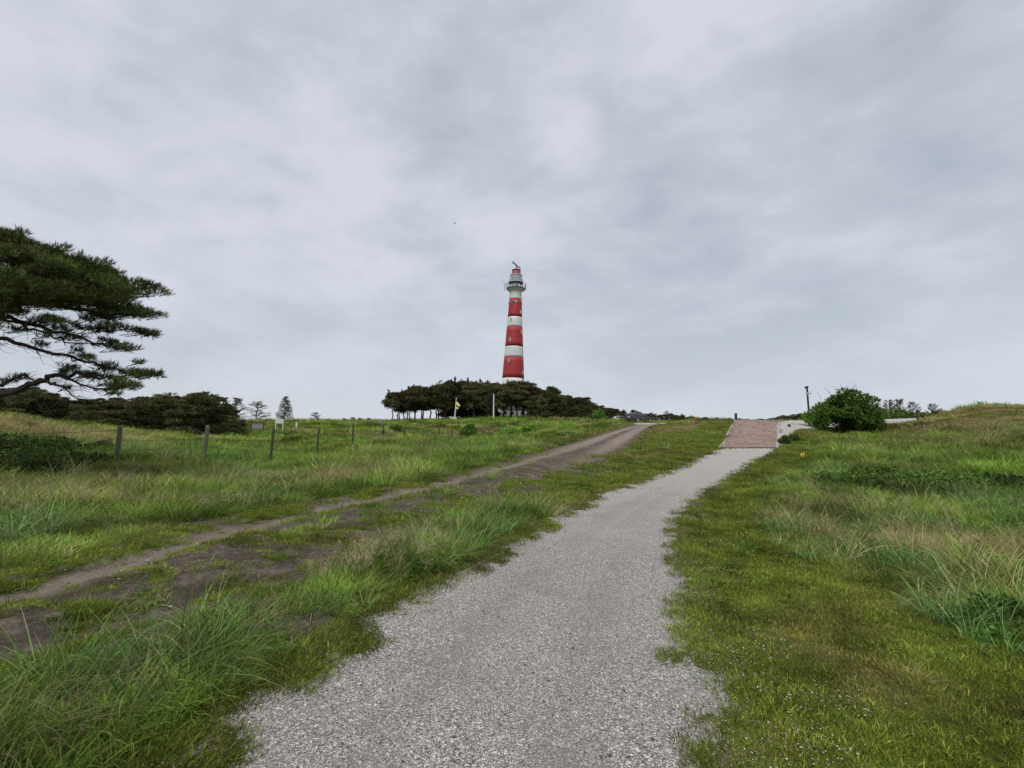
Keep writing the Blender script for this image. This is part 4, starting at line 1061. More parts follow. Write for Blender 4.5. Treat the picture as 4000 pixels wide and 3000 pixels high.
while px_ < 1945:
    plant_tree('round', px_, random.uniform(146, 154), gtop(px_)+random.uniform(22, 45), 'dense dark pine filling the back of the grove behind the flag', gp)
    px_ += random.uniform(24, 34)
px_ = 1965
while px_ < 2090:
    plant_tree('umbrella', px_, random.uniform(128, 135), gtop(px_)+random.uniform(-9, 2), 'pine directly in front of the lighthouse foot', gp, 1.1)
    px_ += random.uniform(22, 32)
for row, (y0, y1, off) in enumerate(((112, 122, 12), (128, 142, 0), (146, 156, 4))):
    px_ = 2085+row*10
    while px_ < 2480:
        plant_tree('round', px_, random.uniform(y0, y1), gtop(px_)+off+random.uniform(-4, 14)+(16 if row == 0 else 0), ['low front row pine right of the pale pole', 'middle row pine right of the pale pole', 'rear row pine right of the pale pole'][row]+(', next to the lighthouse' if px_ < 2210 else ', above the bright green bush' if px_ < 2360 else ', at its low far end'), gp, 1.2)
        px_ += random.uniform(20, 34)
plant_tree('ragged', 2157, 125, 1500, 'spiky young pine poking above the right flank of the grove', None, 1.0, vi=0)
for px_, t_ in ((1912, 1484), (1738, 1482)): plant_tree('ragged', px_, 128, t_, 'slim pine top sticking out of the grove canopy', gp, .8)

for i, px_ in enumerate(range(1742, 1955, 24)):
    plant_tree('round', px_, 138+3*(i % 3), 1592+6*(i % 2), 'low dark undergrowth pine among the trunks behind the flagpole', gp, 1.3)
# hedge of low pines running right along the ridge
px_ = 2478
while px_ < 2700:
    plant_tree('round', px_, random.uniform(88, 104), float(np.interp(px_, [2478, 2550, 2640, 2700], [1603, 1612, 1618, 1626]))+random.uniform(-3, 8), 'low pine scrub behind the parked car on the ridge', 'scrub pines along the ridge', 1.0)
    px_ += random.uniform(15, 26)
for px_, t_ in ((2438, 1592), (2604, 1600), (2662, 1612), (2700, 1618), (2756, 1624), (2800, 1626), (2838, 1625), (2905, 1633), (2985, 1630), (2725, 1628), (2780, 1632), (2860, 1634), (2640, 1616)):
    plant_tree('ragged', px_, random.uniform(92, 112), t_, 'small ragged pine on the skyline between the car and the brick crest', 'scrub pines along the ridge', 1.0)
px_ = 2640
while px_ < 2990:
    plant_tree('round', px_, random.uniform(86, 100), float(np.interp(px_, [2640, 2740, 2860, 2990], [1624, 1629, 1636, 1639]))+random.uniform(-3, 4), 'low dark scrub pine on the ridge between the car and the bollard', 'scrub pines along the ridge', 1.2)
    px_ += random.uniform(16, 28)
px_ = 3004
while px_ < 3180:
    plant_tree('round', px_, random.uniform(70, 84), float(np.interp(px_, [3004, 3050, 3100, 3180], [1636, 1625, 1618, 1612])), 'dark low scrub behind the paved crest and the signpost', 'scrub behind the signpost', 1.1)
    px_ += random.uniform(18, 26)

# wood at the left behind the big pine
lp = np.array([(-150, 1500), (0, 1512), (150, 1508), (230, 1545), (320, 1560), (450, 1552), (560, 1545), (640, 1528), (700, 1546), (740, 1532), (800, 1528), (845, 1545), (880, 1575), (925, 1612), (950, 1635)])
gl = 'pines of the dark wood at the left'
for row, (y0, y1, off, st) in enumerate(((38, 44, 38, 62), (46, 52, 14, 50), (54, 62, 0, 46))):
    px_ = -140+20*row
    while px_ < 925:
        t_ = float(np.interp(px_, lp[:, 0], lp[:, 1]))+off+random.uniform(-4, 12)
        if t_ < 1650 and not (px_ < 300 and row == 0):
            plant_tree('round', px_, random.uniform(y0, y1), t_, ['low pine at the front of the left wood', 'bushy pine mid left wood', 'pine on the skyline of the left wood'][row]+(' behind the big pine' if px_ < 250 else ', above the first fence post' if px_ < 560 else ', towards its open right end'), gl, 1.15)
        px_ += random.uniform(st*.7, st*1.2)
for px_, t_, w_, lab in ((915, 1543, 1.4, 'thin see-through pine at the right end of the left wood'), (865, 1540, 1.2, 'spiky pine top against the sky at the end of the left wood')):
    plant_tree('ragged', px_, 72, t_, lab, None, w_, vi=1)
for px_, o_ in ((610, -8), (655, -12), (700, -4), (745, -10), (790, -14), (820, -10), (560, -6), (505, -8), (430, -10)):
    plant_tree('ragged', px_, 60, float(np.interp(px_, lp[:, 0], lp[:, 1]))+o_, 'spiky young pine top breaking the skyline of the left wood', gl, 1.3)
plant_tree('ragged', 1000, 100, 1560, 'broad young pine standing alone left of the slender conifer', None, 2.0, vi=2)
plant_tree('conifer', 1110, 104, 1548, 'slender conifer with open whorled branches on the left skyline', None, 1.15, 'conifer_tree', 'conifer')
plant_tree('ragged', 1231, 108, 1606, 'little pine on the left skyline behind a white post', None, 1.7, vi=3)
for px_, t_ in ((1345, 1634), (1378, 1630), (1405, 1632), (1440, 1638)): plant_tree('round', px_, 112, t_, 'distant low crown just showing above the left dune crest', 'low crowns on the left crest', .8)
# pines and scrub at the right
for px_, t_, w_, lab in ((3480, 1550, .95, 'left one of the paired ragged pines right of the big green bush'), (3520, 1546, .95, 'right one of the paired ragged pines right of the big green bush'), (3572, 1556, .9, 'openly branched pine behind the short post on the right'), (3648, 1563, .9, 'small pine alone on the right skyline'), (3752, 1588, .7, 'tiny pine tip peeping over the right dune')):
    plant_tree('ragged', px_, 68, t_, lab, None, w_)

# leafy bushes
def bush(name, px, Y, top_py, wpx, label, cat='bush', mat=m_bush, n_=9000, leaf=.09, seed=1, low=.0, depth=.7, group=None, shoots=0, sink=0.):
    r = np.random.default_rng(seed); g_ = ground_at(px, Y); h_ = max(.3, float(P(px, top_py, Y)[2])-g_.z); R_ = wpx/FPX*Y/2
    e_ = empty(name, (g_.x, g_.y, g_.z-sink), 0, label, cat, group); mb = MB(); pads = []
    K_ = 26 if not shoots else 64
    for k in range(K_):
        a = r.random()*6.28; q = math.sqrt(r.random()); f = r.uniform(low, .84)*(1-.62*q**2.2)+.08
        if shoots: f = r.uniform(.06 if math.cos(a) > -.1 else .34, .9)*(1-.78*(q*abs(math.cos(a)+.12))**1.5)+.04
        p = np.array([R_*.80*q*math.cos(a), R_*depth*.8*q*math.sin(a), h_*f]); pr = R_*(r.uniform(.22, .34) if not shoots else r.uniform(.12, .24))
        pads.append((*p, pr, pr, min(pr*.8, h_*.24)))
        mb.tube(curve_pts(r, (r.normal(0, .06), r.normal(0, .06), -.2), p, 5, .05*R_), list(np.linspace(.012*R_+.012, .006, 5)), 5)
    for k in range(shoots):
        a = r.random()*6.28; q = r.uniform(.1, .8)*R_; b0 = np.array([q*math.cos(a), q*math.sin(a)*depth, h_*(.92-.35*(q/R_)**2)]); mb.tube(curve_pts(r, b0, b0+np.array([-r.uniform(-.1, .5), 0, r.uniform(.25, .6)])*h_*.3, 4, .04), [.012, .01, .008, .005], 4)
    mb.build('stems', m_bark, e_)
    C, D, T = [], [], []
    w8 = np.array([p[3]*p[4] for p in pads]); w8 = w8/w8.sum()
    for p, w_ in zip(pads, w8):
        m_ = int(n_*w_)+4; d = r.normal(0, 1, (m_, 3)); d /= np.linalg.norm(d, axis=1)[:, None]; q = r.random(m_)**.33
        C.append(np.array(p[:3])+d*q[:, None]*np.array(p[3:])); dd = d+r.normal(0, .6, (m_, 3))+[0, 0, .2]; D.append(dd/np.linalg.norm(dd, axis=1)[:, None]); T.append(np.clip(r.normal(.05, .12, m_), 0, 1))
    C, D, T = map(np.concatenate, (C, D, T)); C[:, 2] = np.maximum(C[:, 2], .02); N = len(C)
    L = leaf*r.uniform(.6, 1.5, N); s_ = np.cross(D, r.normal(0, 1, (N, 3))); s_ /= np.linalg.norm(s_, axis=1)[:, None]
    V = np.stack([C, C+D*L[:, None]*.5+s_*L[:, None]*.28, C+D*L[:, None], C+D*L[:, None]*.5-s_*L[:, None]*.28], 1).reshape(-1, 3)
    me = np_mesh('foliage', V, np.arange(4*N).reshape(-1, 4)); set_attr(me, 'rnd', np.repeat(r.random(N), 4)); set_attr(me, 'tint', np.repeat(T, 4)); me.materials.append(mat)
    add_obj('foliage', me, None, e_); return e_
bush('leafy_bush', 3318, 35, 1508, 275, 'large leafy green bush leaning beside the signpost', n_=21000, leaf=.16, seed=2, low=.12, shoots=16)
bush('leafy_bush', 3195, 37, 1590, 110, 'low leafy offshoot left of the big green bush', n_=2500, leaf=.15, seed=31, low=.3)
bush('leafy_bush', 2338, 98, 1592, 62, 'bright green bush at the foot of the grove on the right', n_=3500, leaf=.26, seed=3)
bush('leafy_bush', 2315, 92, 1622, 60, 'low green bush just below the bright one by the grove', n_=2200, leaf=.26, seed=4)
bush('leafy_bush', 1835, 62, 1645, 82, 'green bush standing behind the far end of the fence', n_=3500, leaf=.18, seed=5)
bush('leafy_bush', 2000, 64, 1668, 110, 'rounded green shrub on the slope below the pale pole', n_=2600, leaf=.18, seed=6)
bush('leafy_bush', 2075, 62, 1655, 80, 'second rounded shrub right of the first on the same slope', n_=2200, leaf=.18, seed=7)
bush('dark_shrub', 1545, 60, 1655, 50, 'small dark shrub behind the fence posts, right of the strut', mat=m_darkbush, n_=1200, leaf=.16, seed=8)
bush('dark_shrub', 3064, 27.2, 1704, 42, 'dark shrub hugging the right corner of the brick paving', mat=m_darkbush, n_=2000, leaf=.1, seed=9)
bush('dark_shrub', 3098, 28.2, 1706, 48, 'low dark shrub beside the white topped post', mat=m_darkbush, n_=1800, leaf=.1, seed=10)
bush('green_scrub', 3520, 57, 1596, 260, 'mound of green scrub beneath the paired ragged pines', 'scrub', m_darkbush, 5000, .25, 11)
bush('green_scrub', 3650, 55, 1602, 130, 'smaller mound of green scrub right of the short dark post', 'scrub', m_darkbush, 3000, .25, 12)
for i, (px_, Y, t_, w_) in enumerate(((3270, 14.6, 1848, 230), (3430, 14.2, 1828, 280), (3600, 13.6, 1842, 300), (3800, 13.2, 1850, 330), (3990, 13, 1855, 300), (3400, 13.2, 1880, 260), (3650, 12.7, 1888, 240))):
    bush('creeping_bramble', px_, Y, t_, w_, ['leftmost dark bramble in the hollow across the right slope', 'taller bramble mound second from the left in the hollow', 'middle bramble of the upper row in the right hollow', 'fourth bramble of the hollow, near the right edge', 'bramble cut by the right edge of the photo', 'lower left bramble spilling out of the hollow', 'lower right bramble spilling out of the hollow'][i], 'bramble', m_bramble, 4200, .075, 40+i, 0, 1.1, 'brambles in the hollow on the right')
for i, (px_, Y, t_, w_) in enumerate(((-60, 17, 1680, 380), (150, 17.5, 1702, 330), (350, 18.5, 1725, 240), (40, 14.5, 1745, 380), (270, 14.9, 1770, 300), (-100, 13, 1750, 360), (120, 13.2, 1800, 300))):  # dark thicket, enlarged so it also stands in for the big pine's shade
    bush('dark_shrub', px_, Y, t_, w_, ['dark shrub at the left edge, highest on the mound under the big pine', 'dark shrub in the middle of the thicket under the big pine', 'dark shrub nearest the first fence post under the big pine', 'dark shrub low in the thicket by the left edge', 'dark shrub in the lower right of the thicket under the big pine', 'lowest dark shrub cut by the left edge under the big pine', 'dark shrub reaching furthest down the slope below the big pine'][i], 'bush', m_darkbush, 6500, .075, 60+i, 0, .7, 'shrubs under the big pine')
bush('dark_shrub', 3900, 4.5, 2345, 260, 'dark leaves standing in for shade beneath the large straw tussock', 'bush', m_bramble, 4000, .035, 75, 0, .7)  # dark leaf mass added in place of the shade under the arching tussock
for i, (px_, Y, t_, w_) in enumerate(((900, 40, 1690, 90), (1060, 46, 1690, 110), (1170, 36, 1695, 70), (2210, 44, 1690, 90), (2270, 40, 1702, 60))):
    bush('leafy_bush', px_, Y, t_, w_, ['low green shrub between the first two fence posts, further up the slope', 'low green shrub up the slope behind the third fence post', 'dark green clump left of the fourth fence post', 'green clump on the bank left of the track crest', 'low clump beside the track near its crest'][i], n_=1500, leaf=.13, seed=80+i)

# ------------------------------------------------------------------ the big wind-bent pine at the left edge
base = ground_at(-420, 12.4)
bp = empty('big_pine', base, 0, 'big wind bent pine reaching in from the left edge', 'pine tree')
def Z(zx, zy, Y):
    p = P(zx/1.843, 850+zy/1.843, Y); return Vector(p)-base
r = np.random.default_rng(77)
trunk = MB(); trunk.tube([(0, 0, -.5), Z(-700, 1250, 12.4), Z(-600, 900, 12.4), Z(-500, 600, 12.3), Z(-350, 350, 12.3), Z(-250, 200, 12.3)], [.3, .24, .2, .16, .1, .05], 10); trunk.build('trunk', m_bark, bp)
def limb(pts_, r0, r1, j=.03):
    P3 = [Z(*p) for p in pts_]; full = []
    for a, b in zip(P3[:-1], P3[1:]):
        for t in np.linspace(0, 1, 5)[:-1]: full.append(a*(1-t)+b*t+Vector(r.normal(0, j, 3)))
    full.append(P3[-1]); n_ = len(full)
    MB().tube(full, list(np.linspace(r0, r1, n_)), 7).build('branch', m_bark, bp); return full
L1 = limb([(-640, 1050, 12.3), (-300, 850, 12.3), (0, 865, 12.2), (200, 930, 12.1), (450, 985, 12), (620, 1040, 12), (760, 1080, 12), (930, 1125, 12)], .07, .012)
L2 = limb([(-600, 850, 12.4), (-300, 660, 12.6), (100, 730, 12.8), (300, 790, 12.7), (500, 840, 12.6), (650, 890, 12.5), (760, 920, 12.4), (930, 960, 12.4)], .07, .01)
L3 = limb([(-520, 650, 12.4), (0, 600, 12.2), (400, 640, 12.0), (700, 680, 11.8), (1040, 700, 11.7)], .08, .015)
L4 = limb([(-680, 1500, 11.4), (-150, 1330, 11.6), (180, 1215, 11.8), (300, 1175, 11.8), (400, 1135, 11.9), (550, 1120, 12), (720, 1150, 12), (900, 1150, 12.1)], .10, .02)
L5 = limb([(290, 1178, 11.8), (390, 1190, 11.7), (480, 1240, 11.7), (580, 1310, 11.6)], .035, .01)
L6 = limb([(440, 1140, 11.9), (600, 1220, 12), (850, 1270, 12.1)], .035, .01)
L7 = limb([(-100, 1215, 11.9), (60, 1190, 11.9), (110, 1150, 12), (180, 1130, 12), (260, 1190, 11.9)], .045, .015)
L8 = limb([(-450, 450, 12.3), (0, 400, 12.4), (400, 400, 12.6), (800, 450, 12.5), (1080, 540, 12.5)], .09, .015)
L9 = limb([(-550, 750, 12.8), (-200, 700, 13), (150, 760, 13.2), (350, 850, 13.2), (520, 900, 13.1), (780, 905, 13)], .05, .008)
tw = MB()
for Lm, n_, dn in ((L1, 120, -.1), (L2, 130, -.08), (L3, 90, -.12), (L9, 90, -.08), (L6, 40, -.02), (L4, 50, .05), (L7, 30, .1), (L5, 24, .05)):
    for k in range(n_):
        i_ = r.integers(2, len(Lm)); a = Lm[i_]; ln = r.uniform(.25, 1.0)*(1.05-.8*i_/len(Lm))
        d = Vector((r.normal(.75, .35), r.normal(0, .5), r.normal(dn, .16))).normalized()*ln
        tw.tube([a, a+d*.33+Vector((0, 0, r.normal(-.03, .02))), a+d*.66+Vector((0, 0, r.normal(-.05, .03))), a+d+Vector((0, 0, r.uniform(-.05, .10)))], [.007, .006, .004, .002], 3, False)
        if r.random() < .7:
            b_ = a+d*.5; d2 = Vector((r.normal(.2, .5), r.normal(0, .4), r.normal(0, .3)))*ln*.5; tw.tube([b_, b_+d2], [.005, .0025], 3, False)
tag(tw.build('twigs', m_bark, bp), kind='stuff')
NP = [(0, 230, 260, 150), (-300, 240, 380, 200), (120, 190, 120, 60), (200, 270, 220, 110), (400, 285, 110, 70), (300, 400, 420, 120), (590, 345, 130, 62), (700, 400, 170, 70), (560, 440, 300, 90), (850, 470, 150, 55), (980, 505, 130, 42), (1100, 550, 90, 26), (600, 540, 300, 90), (200, 540, 420, 110), (-150, 500, 420, 200), (-250, 700, 300, 110), (880, 570, 200, 45), (420, 610, 260, 60), (700, 640, 230, 50),
      (60, 655, 180, 45), (900, 655, 120, 30), (1050, 690, 110, 30), (1120, 705, 60, 18), (950, 690, 120, 30), (760, 700, 130, 35), (820, 790, 100, 20), (1010, 838, 90, 18), (1110, 832, 45, 12), (680, 810, 90, 28), (440, 735, 110, 35), (880, 945, 75, 22), (760, 900, 60, 14), (790, 1085, 80, 25), (900, 1130, 120, 32), (1050, 1140, 75, 18), (870, 1195, 110, 36), (970, 1200, 60, 20), (700, 1155, 80, 24), (600, 1135, 60, 18), (620, 740, 60, 20), (560, 800, 50, 16), (240, 760, 60, 20), (1130, 1128, 25, 10), (1180, 545, 30, 12), (420, 800, 60, 16), (330, 850, 50, 14), (500, 870, 60, 14), (560, 960, 50, 12), (650, 1010, 60, 16), (300, 920, 50, 12), (120, 820, 60, 14), (520, 1085, 60, 14), (450, 1110, 50, 14), (1000, 1050, 40, 10), (760, 1230, 60, 16), (840, 1262, 50, 12), (480, 1232, 30, 10), (130, 1150, 40, 14), (20, 1180, 50, 16), (150, 110, 50, 20), (440, 225, 50, 20), (560, 285, 40, 18), (760, 325, 40, 18)]
pads = []
for zx, zy, rx, ry in NP:
    nsub = max(2, int(rx*ry/1100))
    for k in range(nsub):
        a = r.random()*6.28; q = math.sqrt(r.random()); Y = 12.4+r.normal(0, .2+min(rx, 250)/250*.9)
        fx, fy = zx+rx*.8*q*math.cos(a), zy+ry*.8*q*math.sin(a)
        p = Z(fx, fy, Y); srx = min(rx, 95)*r.uniform(.7, 1.1)/284; sry = min(ry, 26)*r.uniform(.7, 1.1)/284
        pads.append((p.x, p.y, p.z, srx, srx, sry))
tc_, td_, tt_, tv_ = [], [], [], []
tw2 = MB()
for (cx, cy, cz, rx, ry, rz) in pads:
    m_ = max(6, int(520*rx*ry+36*rx))
    d = r.normal(0, 1, (m_, 3)); d /= np.linalg.norm(d, axis=1)[:, None]; q = r.random(m_)**.45
    C = np.array([cx, cy, cz])+d*q[:, None]*np.array([rx, ry, rz]); tc_.append(C)
    pv_ = r.uniform(-.35, .35)
    tv_.append(np.full(m_, pv_)); D = np.array([.55, 0, .75])+r.normal(0, .4, (m_, 3))+d*.4; td_.append(D/np.linalg.norm(D, axis=1)[:, None]); tt_.append(np.full(m_, r.uniform(0, .6)))
    for k in range(3): tw2.tube([Vector((cx-rx*1.6, cy, cz-rz*.8-.05)), Vector(C[k % m_])], [.009, .004], 3, False)
C, D, T = map(np.concatenate, (tc_, td_, tt_)); N = len(C); print('pine tufts', N)
K_ = 9
CC = np.repeat(C, K_, 0)+np.repeat(D, K_, 0)*(np.tile(np.linspace(0, .09, K_), N))[:, None]
DD = np.repeat(D, K_, 0)+r.normal(0, .55, (N*K_, 3)); DD /= np.linalg.norm(DD, axis=1)[:, None]
V, Fc = spikes(r, CC, DD, r.uniform(.07, .13, N*K_), np.full(N*K_, .013))
me = np_mesh('needles', V, Fc); set_attr(me, 'rnd', np.repeat(np.clip(np.repeat(r.random(N)*.7+np.concatenate(tv_), K_)+r.random(N*K_)*.3, 0, 1), 3)); set_attr(me, 'tint', np.repeat(T, 3*K_))
tag(add_obj('needles', me, m_nearpine, bp), kind='stuff')
tag(tw2.build('twigs', m_bark, bp), kind='stuff')

# ------------------------------------------------------------------ wire fence
fpx = [(452, 1822, 471, 1665), (798, 1808, 812, 1661), (1054, 1801, 1070, 1671), (1238, 1775, 1246, 1671), (1378, 1728, 1380, 1656), (1496, 1724, 1497, 1660), (1578, 1716, 1581, 1667), (1651, 1721, 1653, 1672), (1714, 1721, 1716, 1675), (1764, 1716, 1767, 1679), (1811, 1724, 1813, 1680), (1850, 1716, 1851, 1680), (1883, 1718, 1885, 1677), (1913, 1710, 1914, 1675)]
f0 = ground_at(452, 16)
fence = empty('wire_fence', f0, 0, 'leaning weathered wooden post and wire fence crossing the left slope', 'fence')
tops = []
for i, (bx, by, tx, ty) in enumerate(fpx):
    Y = 3.44*(i+4.65); b_ = ground_at(bx, Y)-f0; t_ = Vector(P(tx, ty, Y+random.uniform(-.1, .1)))-f0
    rr_ = [.075, .08, .07, .055, .055, .075, .06, .07, .065, .06, .05, .05, .05, .07][i]
    q = MB(); n_ = 6; pts3 = [b_-Vector((0, 0, .3)), b_+(t_-b_)*.5+Vector((random.gauss(0, .01), 0, 0)), t_-(t_-b_)*.04, t_]
    q.tube(pts3, [rr_, rr_*.95, rr_*.92, rr_*.6], 7); q.build('post', m_postl if i in (0, 1, 7) else m_post, fence)
    tops.append((b_, t_))
    if i == 5:
        for ex, ey in ((1462, 1720), (1527, 1724)):
            e_ = ground_at(ex, Y-.6)-f0; MB().tube([t_-(t_-b_)*.2, e_-Vector((0, 0, .1))], [.07, .075], 6).build('strut', m_postl if ex < 1500 else m_post, fence)
    if i == 13:
        e_ = ground_at(1895, Y)-f0; MB().tube([t_-(t_-b_)*.2, e_], .05, 6).build('strut', m_post, fence)
bm1 = tops[0]; ext = (tops[0][0]+(tops[0][0]-tops[1][0])*1.6, tops[0][1]+(tops[0][1]-tops[1][1])*1.6)
seq = [ext]+tops
for f in (.35, .62, .88):
    q = MB(); P3 = []
    for (b0, t0), (b1, t1) in zip(seq[:-1], seq[1:]):
        a, b = b0*(1-f)+t0*f, b1*(1-f)+t1*f
        for k in range(4): P3.append(a*(1-k/4)+b*(k/4)-Vector((0, 0, .05*math.sin(math.pi*k/4))))
    P3.append(b); q.tube([p+Vector((0, -.07, 0)) for p in P3], .008, 4, False); q.build('wire', m_wire, fence)

# ------------------------------------------------------------------ signs, posts, poles
def local(o_, px, py, Y): return Vector(P(px, py, Y))-Vector(o_)
g_ = ground_at(1776, 125); fl = empty('flagpole', g_, 0, 'white flagpole flying a drooping blue and yellow flag before the pines', 'flagpole')
tp = local(g_, 1783, 1553, 125)
MB().tube([(0, 0, -.3), tp], [.17, .11], 8).build('pole', m_pale, fl)
def zf(zx, zy, Y=124.9): return local(g_, 1440+zx/3.95, 1440+zy/3.95, Y)
fg = None
for nm, m_, pl in (('flag', m_flagb, [(1350, 466), (1366, 484), (1382, 522), (1350, 510)]), ('stripe', m_flagy, [(1350, 511), (1383, 523), (1416, 574), (1404, 588), (1376, 575), (1350, 548)]), ('stripe', m_flagb, [(1350, 549), (1376, 576), (1396, 588), (1390, 600), (1350, 592)]), ('stripe', m_flagy, [(1350, 593), (1388, 601), (1372, 627), (1352, 616)])):
    fr = [zf(a, b, 124.8-.12*math.sin((a-1350)*.09)) for a, b in pl]; n_ = len(fr); bk = [v+Vector((0, .03, 0)) for v in fr]
    o_ = link_mesh(nm, fr+bk, [tuple(range(n_)), tuple(range(2*n_-1, n_-1, -1))]+[(k, n_+k, n_+(k+1) % n_, (k+1) % n_) for k in range(n_)], m_, fl if fg is None else fg)
    if fg is None: fg = o_
g_ = ground_at(1928, 124); o_ = empty('pale_pole', g_, 0, 'bare pale pole standing right of the flag in front of the pines', 'pole')
MB().tube([(0, 0, -.3), local(g_, 1929, 1540, 124)], [.19, .14], 8).build('shaft', m_pale, o_)
MB().tube([local(g_, 1929, 1540, 124), local(g_, 1929, 1537, 124)], [.2, .17], 8).build('cap', m_steel, o_)
g_ = ground_at(1769, 124); o_ = empty('low_signboard', g_, 0, 'low white signboard lying at the foot of the flagpole', 'signboard')
zt_ = local(g_, 1769, 1635, 124).z
MB().box((0, 0, max(.35, zt_*.5)), (2.0, .12, max(.55, zt_)), Matrix.Rotation(.06, 3, 'Y')).build('board', m_white, o_)
MB().box((-.55, -.08, max(.35, zt_*.5)), (.5, .03, .22)).build('lettering_block', m_steel, o_)
for x_ in (-.8, .8): MB().box((x_, .1, .1), (.08, .08, .5)).build('leg', m_steel, o_)
def simple_post(name, px, Y, top_py, w, mat, label, cat, cap=None, lean=0, capmat=None):
    g_ = ground_at(px, Y); h_ = max(.25, float(P(px, top_py, Y)[2])-g_.z); o_ = empty(name, g_, 0, label, cat)
    q = MB(); q.box((0, 0, h_/2-.15), (w, w, h_+.3), Matrix.Rotation(lean, 3, 'Y')); q.build('shaft', mat, o_)
    if cap: MB().box((lean*h_/2, 0, h_+.03), (w*cap, w*cap, .08)).build('cap', capmat or mat, o_)
    return o_
simple_post('squat_post', 1490, 70, 1640, .34, m_steel, 'squat grey post on the crest left of the pine grove', 'post', 1.1)
simple_post('white_post', 1230, 80, 1634, .16, m_pale, 'white post in front of the little skyline pine', 'post', 1.1)
simple_post('white_marker', 1158, 62, 1652, .2, m_pale, 'tiny white marker in the grass right of the white sign', 'marker', 1.15)
simple_post('short_post', 3586, 40, 1604, .13, m_post, 'short dark post beneath the openly branched right pine', 'post', 1.1, -.05)
simple_post('dune_post', 3828, 42, 1573, .14, m_steel, 'grey post with a wider head on top of the right dune', 'post', 1.6)
simple_post('white_topped_post', 3083, 33.5, 1679, .13, m_post, 'short post with a white top at the paving corner', 'post', 1.15, 0, m_pale)
o_ = empty('bollard', ground_at(2875, 50), 0, 'dark blue bollard at the left end of the brick crest', 'bollard')
hb = max(.6, float(P(2875, 1614, 50)[2])-o_.location.z)
MB().lathe([(.125, -.2), (.125, hb-.1), (.12, hb-.03), (.09, hb), (.0, hb+.005)], 16).build('shaft', m_navy, o_, True)
MB().lathe([(.13, hb-.2), (.133, hb-.19), (.133, hb-.13), (.13, hb-.12)], 16).build('collar', m_dark, o_)
o_ = empty('orange_marker', ground_at(2718, 50), 0, 'stubby orange marker with a rounded top on the ridge road', 'road marker')
hb = max(.4, float(P(2718, 1628, 50)[2])-o_.location.z)
MB().lathe([(.16, -.1), (.16, hb*.7), (.14, hb*.75)], 14).build('drum', m_orange, o_)
MB().lathe([(.20, hb*.75), (.19, hb*.88), (.08, hb), (0, hb)], 14).build('lid', m_orange, o_)
# left signboard and low barrier
g_ = ground_at(1089, 58); o_ = empty('info_sign', g_, 0, 'white panel sign on two legs on the left slope', 'sign')
t_ = local(g_, 1089, 1638, 58).z; t_ = max(t_, .7)
MB().box((0, 0, t_-.25), (.98, .06, .5)).build('panel', m_white, o_)
for x_ in (-.44, .44): MB().box((x_, .05, t_/2-.1), (.09, .06, t_+.1)).build('leg', m_pale, o_)
g_ = ground_at(980, 58); o_ = empty('low_barrier', g_, 0, 'low dark rail with a grey panel in the grass left of the white sign', 'barrier')
t_ = max(.45, local(g_, 980, 1647, 58).z)
for x_ in (-1.5, 0, 1.5): MB().box((x_, 0, t_/2-.05), (.12, .12, t_+.2)).build('post', m_post, o_)
MB().box((0, -.08, t_-.06), (3.2, .06, .12)).build('rail', m_post, o_)
MB().box((.78, -.05, t_*.45), (1.3, .04, t_*.5)).build('panel', m_steel, o_)
# signpost by the bush
g_ = ground_at(3164, 38); o_ = empty('signpost', g_, 0, 'dark leaning footpath signpost with small plates left of the bush', 'signpost')
t_ = local(g_, 3152, 1511, 38)
MB().tube([(0, 0, -.3), t_], [.075, .07], 8).build('post', m_navy, o_)
def on(f): return t_*f
MB().tube([on(.972)+Vector((-.2, -.04, .0)), on(.99)+Vector((.06, -.02, .03))], [.075, .085], 8).build('arm', m_navy, o_)
pl = MB().box(on(.82)+Vector((-.1, -.09, 0)), (.2, .03, .2)).build('plate', m_white, o_); MB().box(on(.82)+Vector((-.12, -.11, 0)), (.1, .012, .1)).build('red_mark', m_dome, pl)
pl = MB().box(on(.83)+Vector((.14, -.09, 0)), (.22, .03, .19)).build('plate', m_concrete, o_); MB().box(on(.83)+Vector((.14, -.11, -.01)), (.15, .012, .05)).build('dark_mark', m_darkbush if False else m_steel, pl)
# yellow waymarker
g_ = ground_at(3130, 21); o_ = empty('waymarker', g_, 0, 'small yellow square plate on a thin stake right of the path', 'waymarker')
t_ = local(g_, 3127, 1761, 21)
MB().tube([(0, 0, -.1), t_], .012, 6).build('stake', m_dark, o_)
c_ = local(g_, 3135, 1777, 20.97)
pl = MB().box(c_, (.165, .015, .165)).build('plate', m_yellow, o_)
MB().box(c_+Vector((-.02, -.012, .01)), (.02, .008, .06), Matrix.Rotation(.3, 3, 'Y')).box(c_+Vector((.025, -.012, -.005)), (.022, .008, .055), Matrix.Rotation(-.2, 3, 'Y')).box(c_+Vector((.0, -.012, .045)), (.02, .008, .02)).build('symbol', m_black, pl)

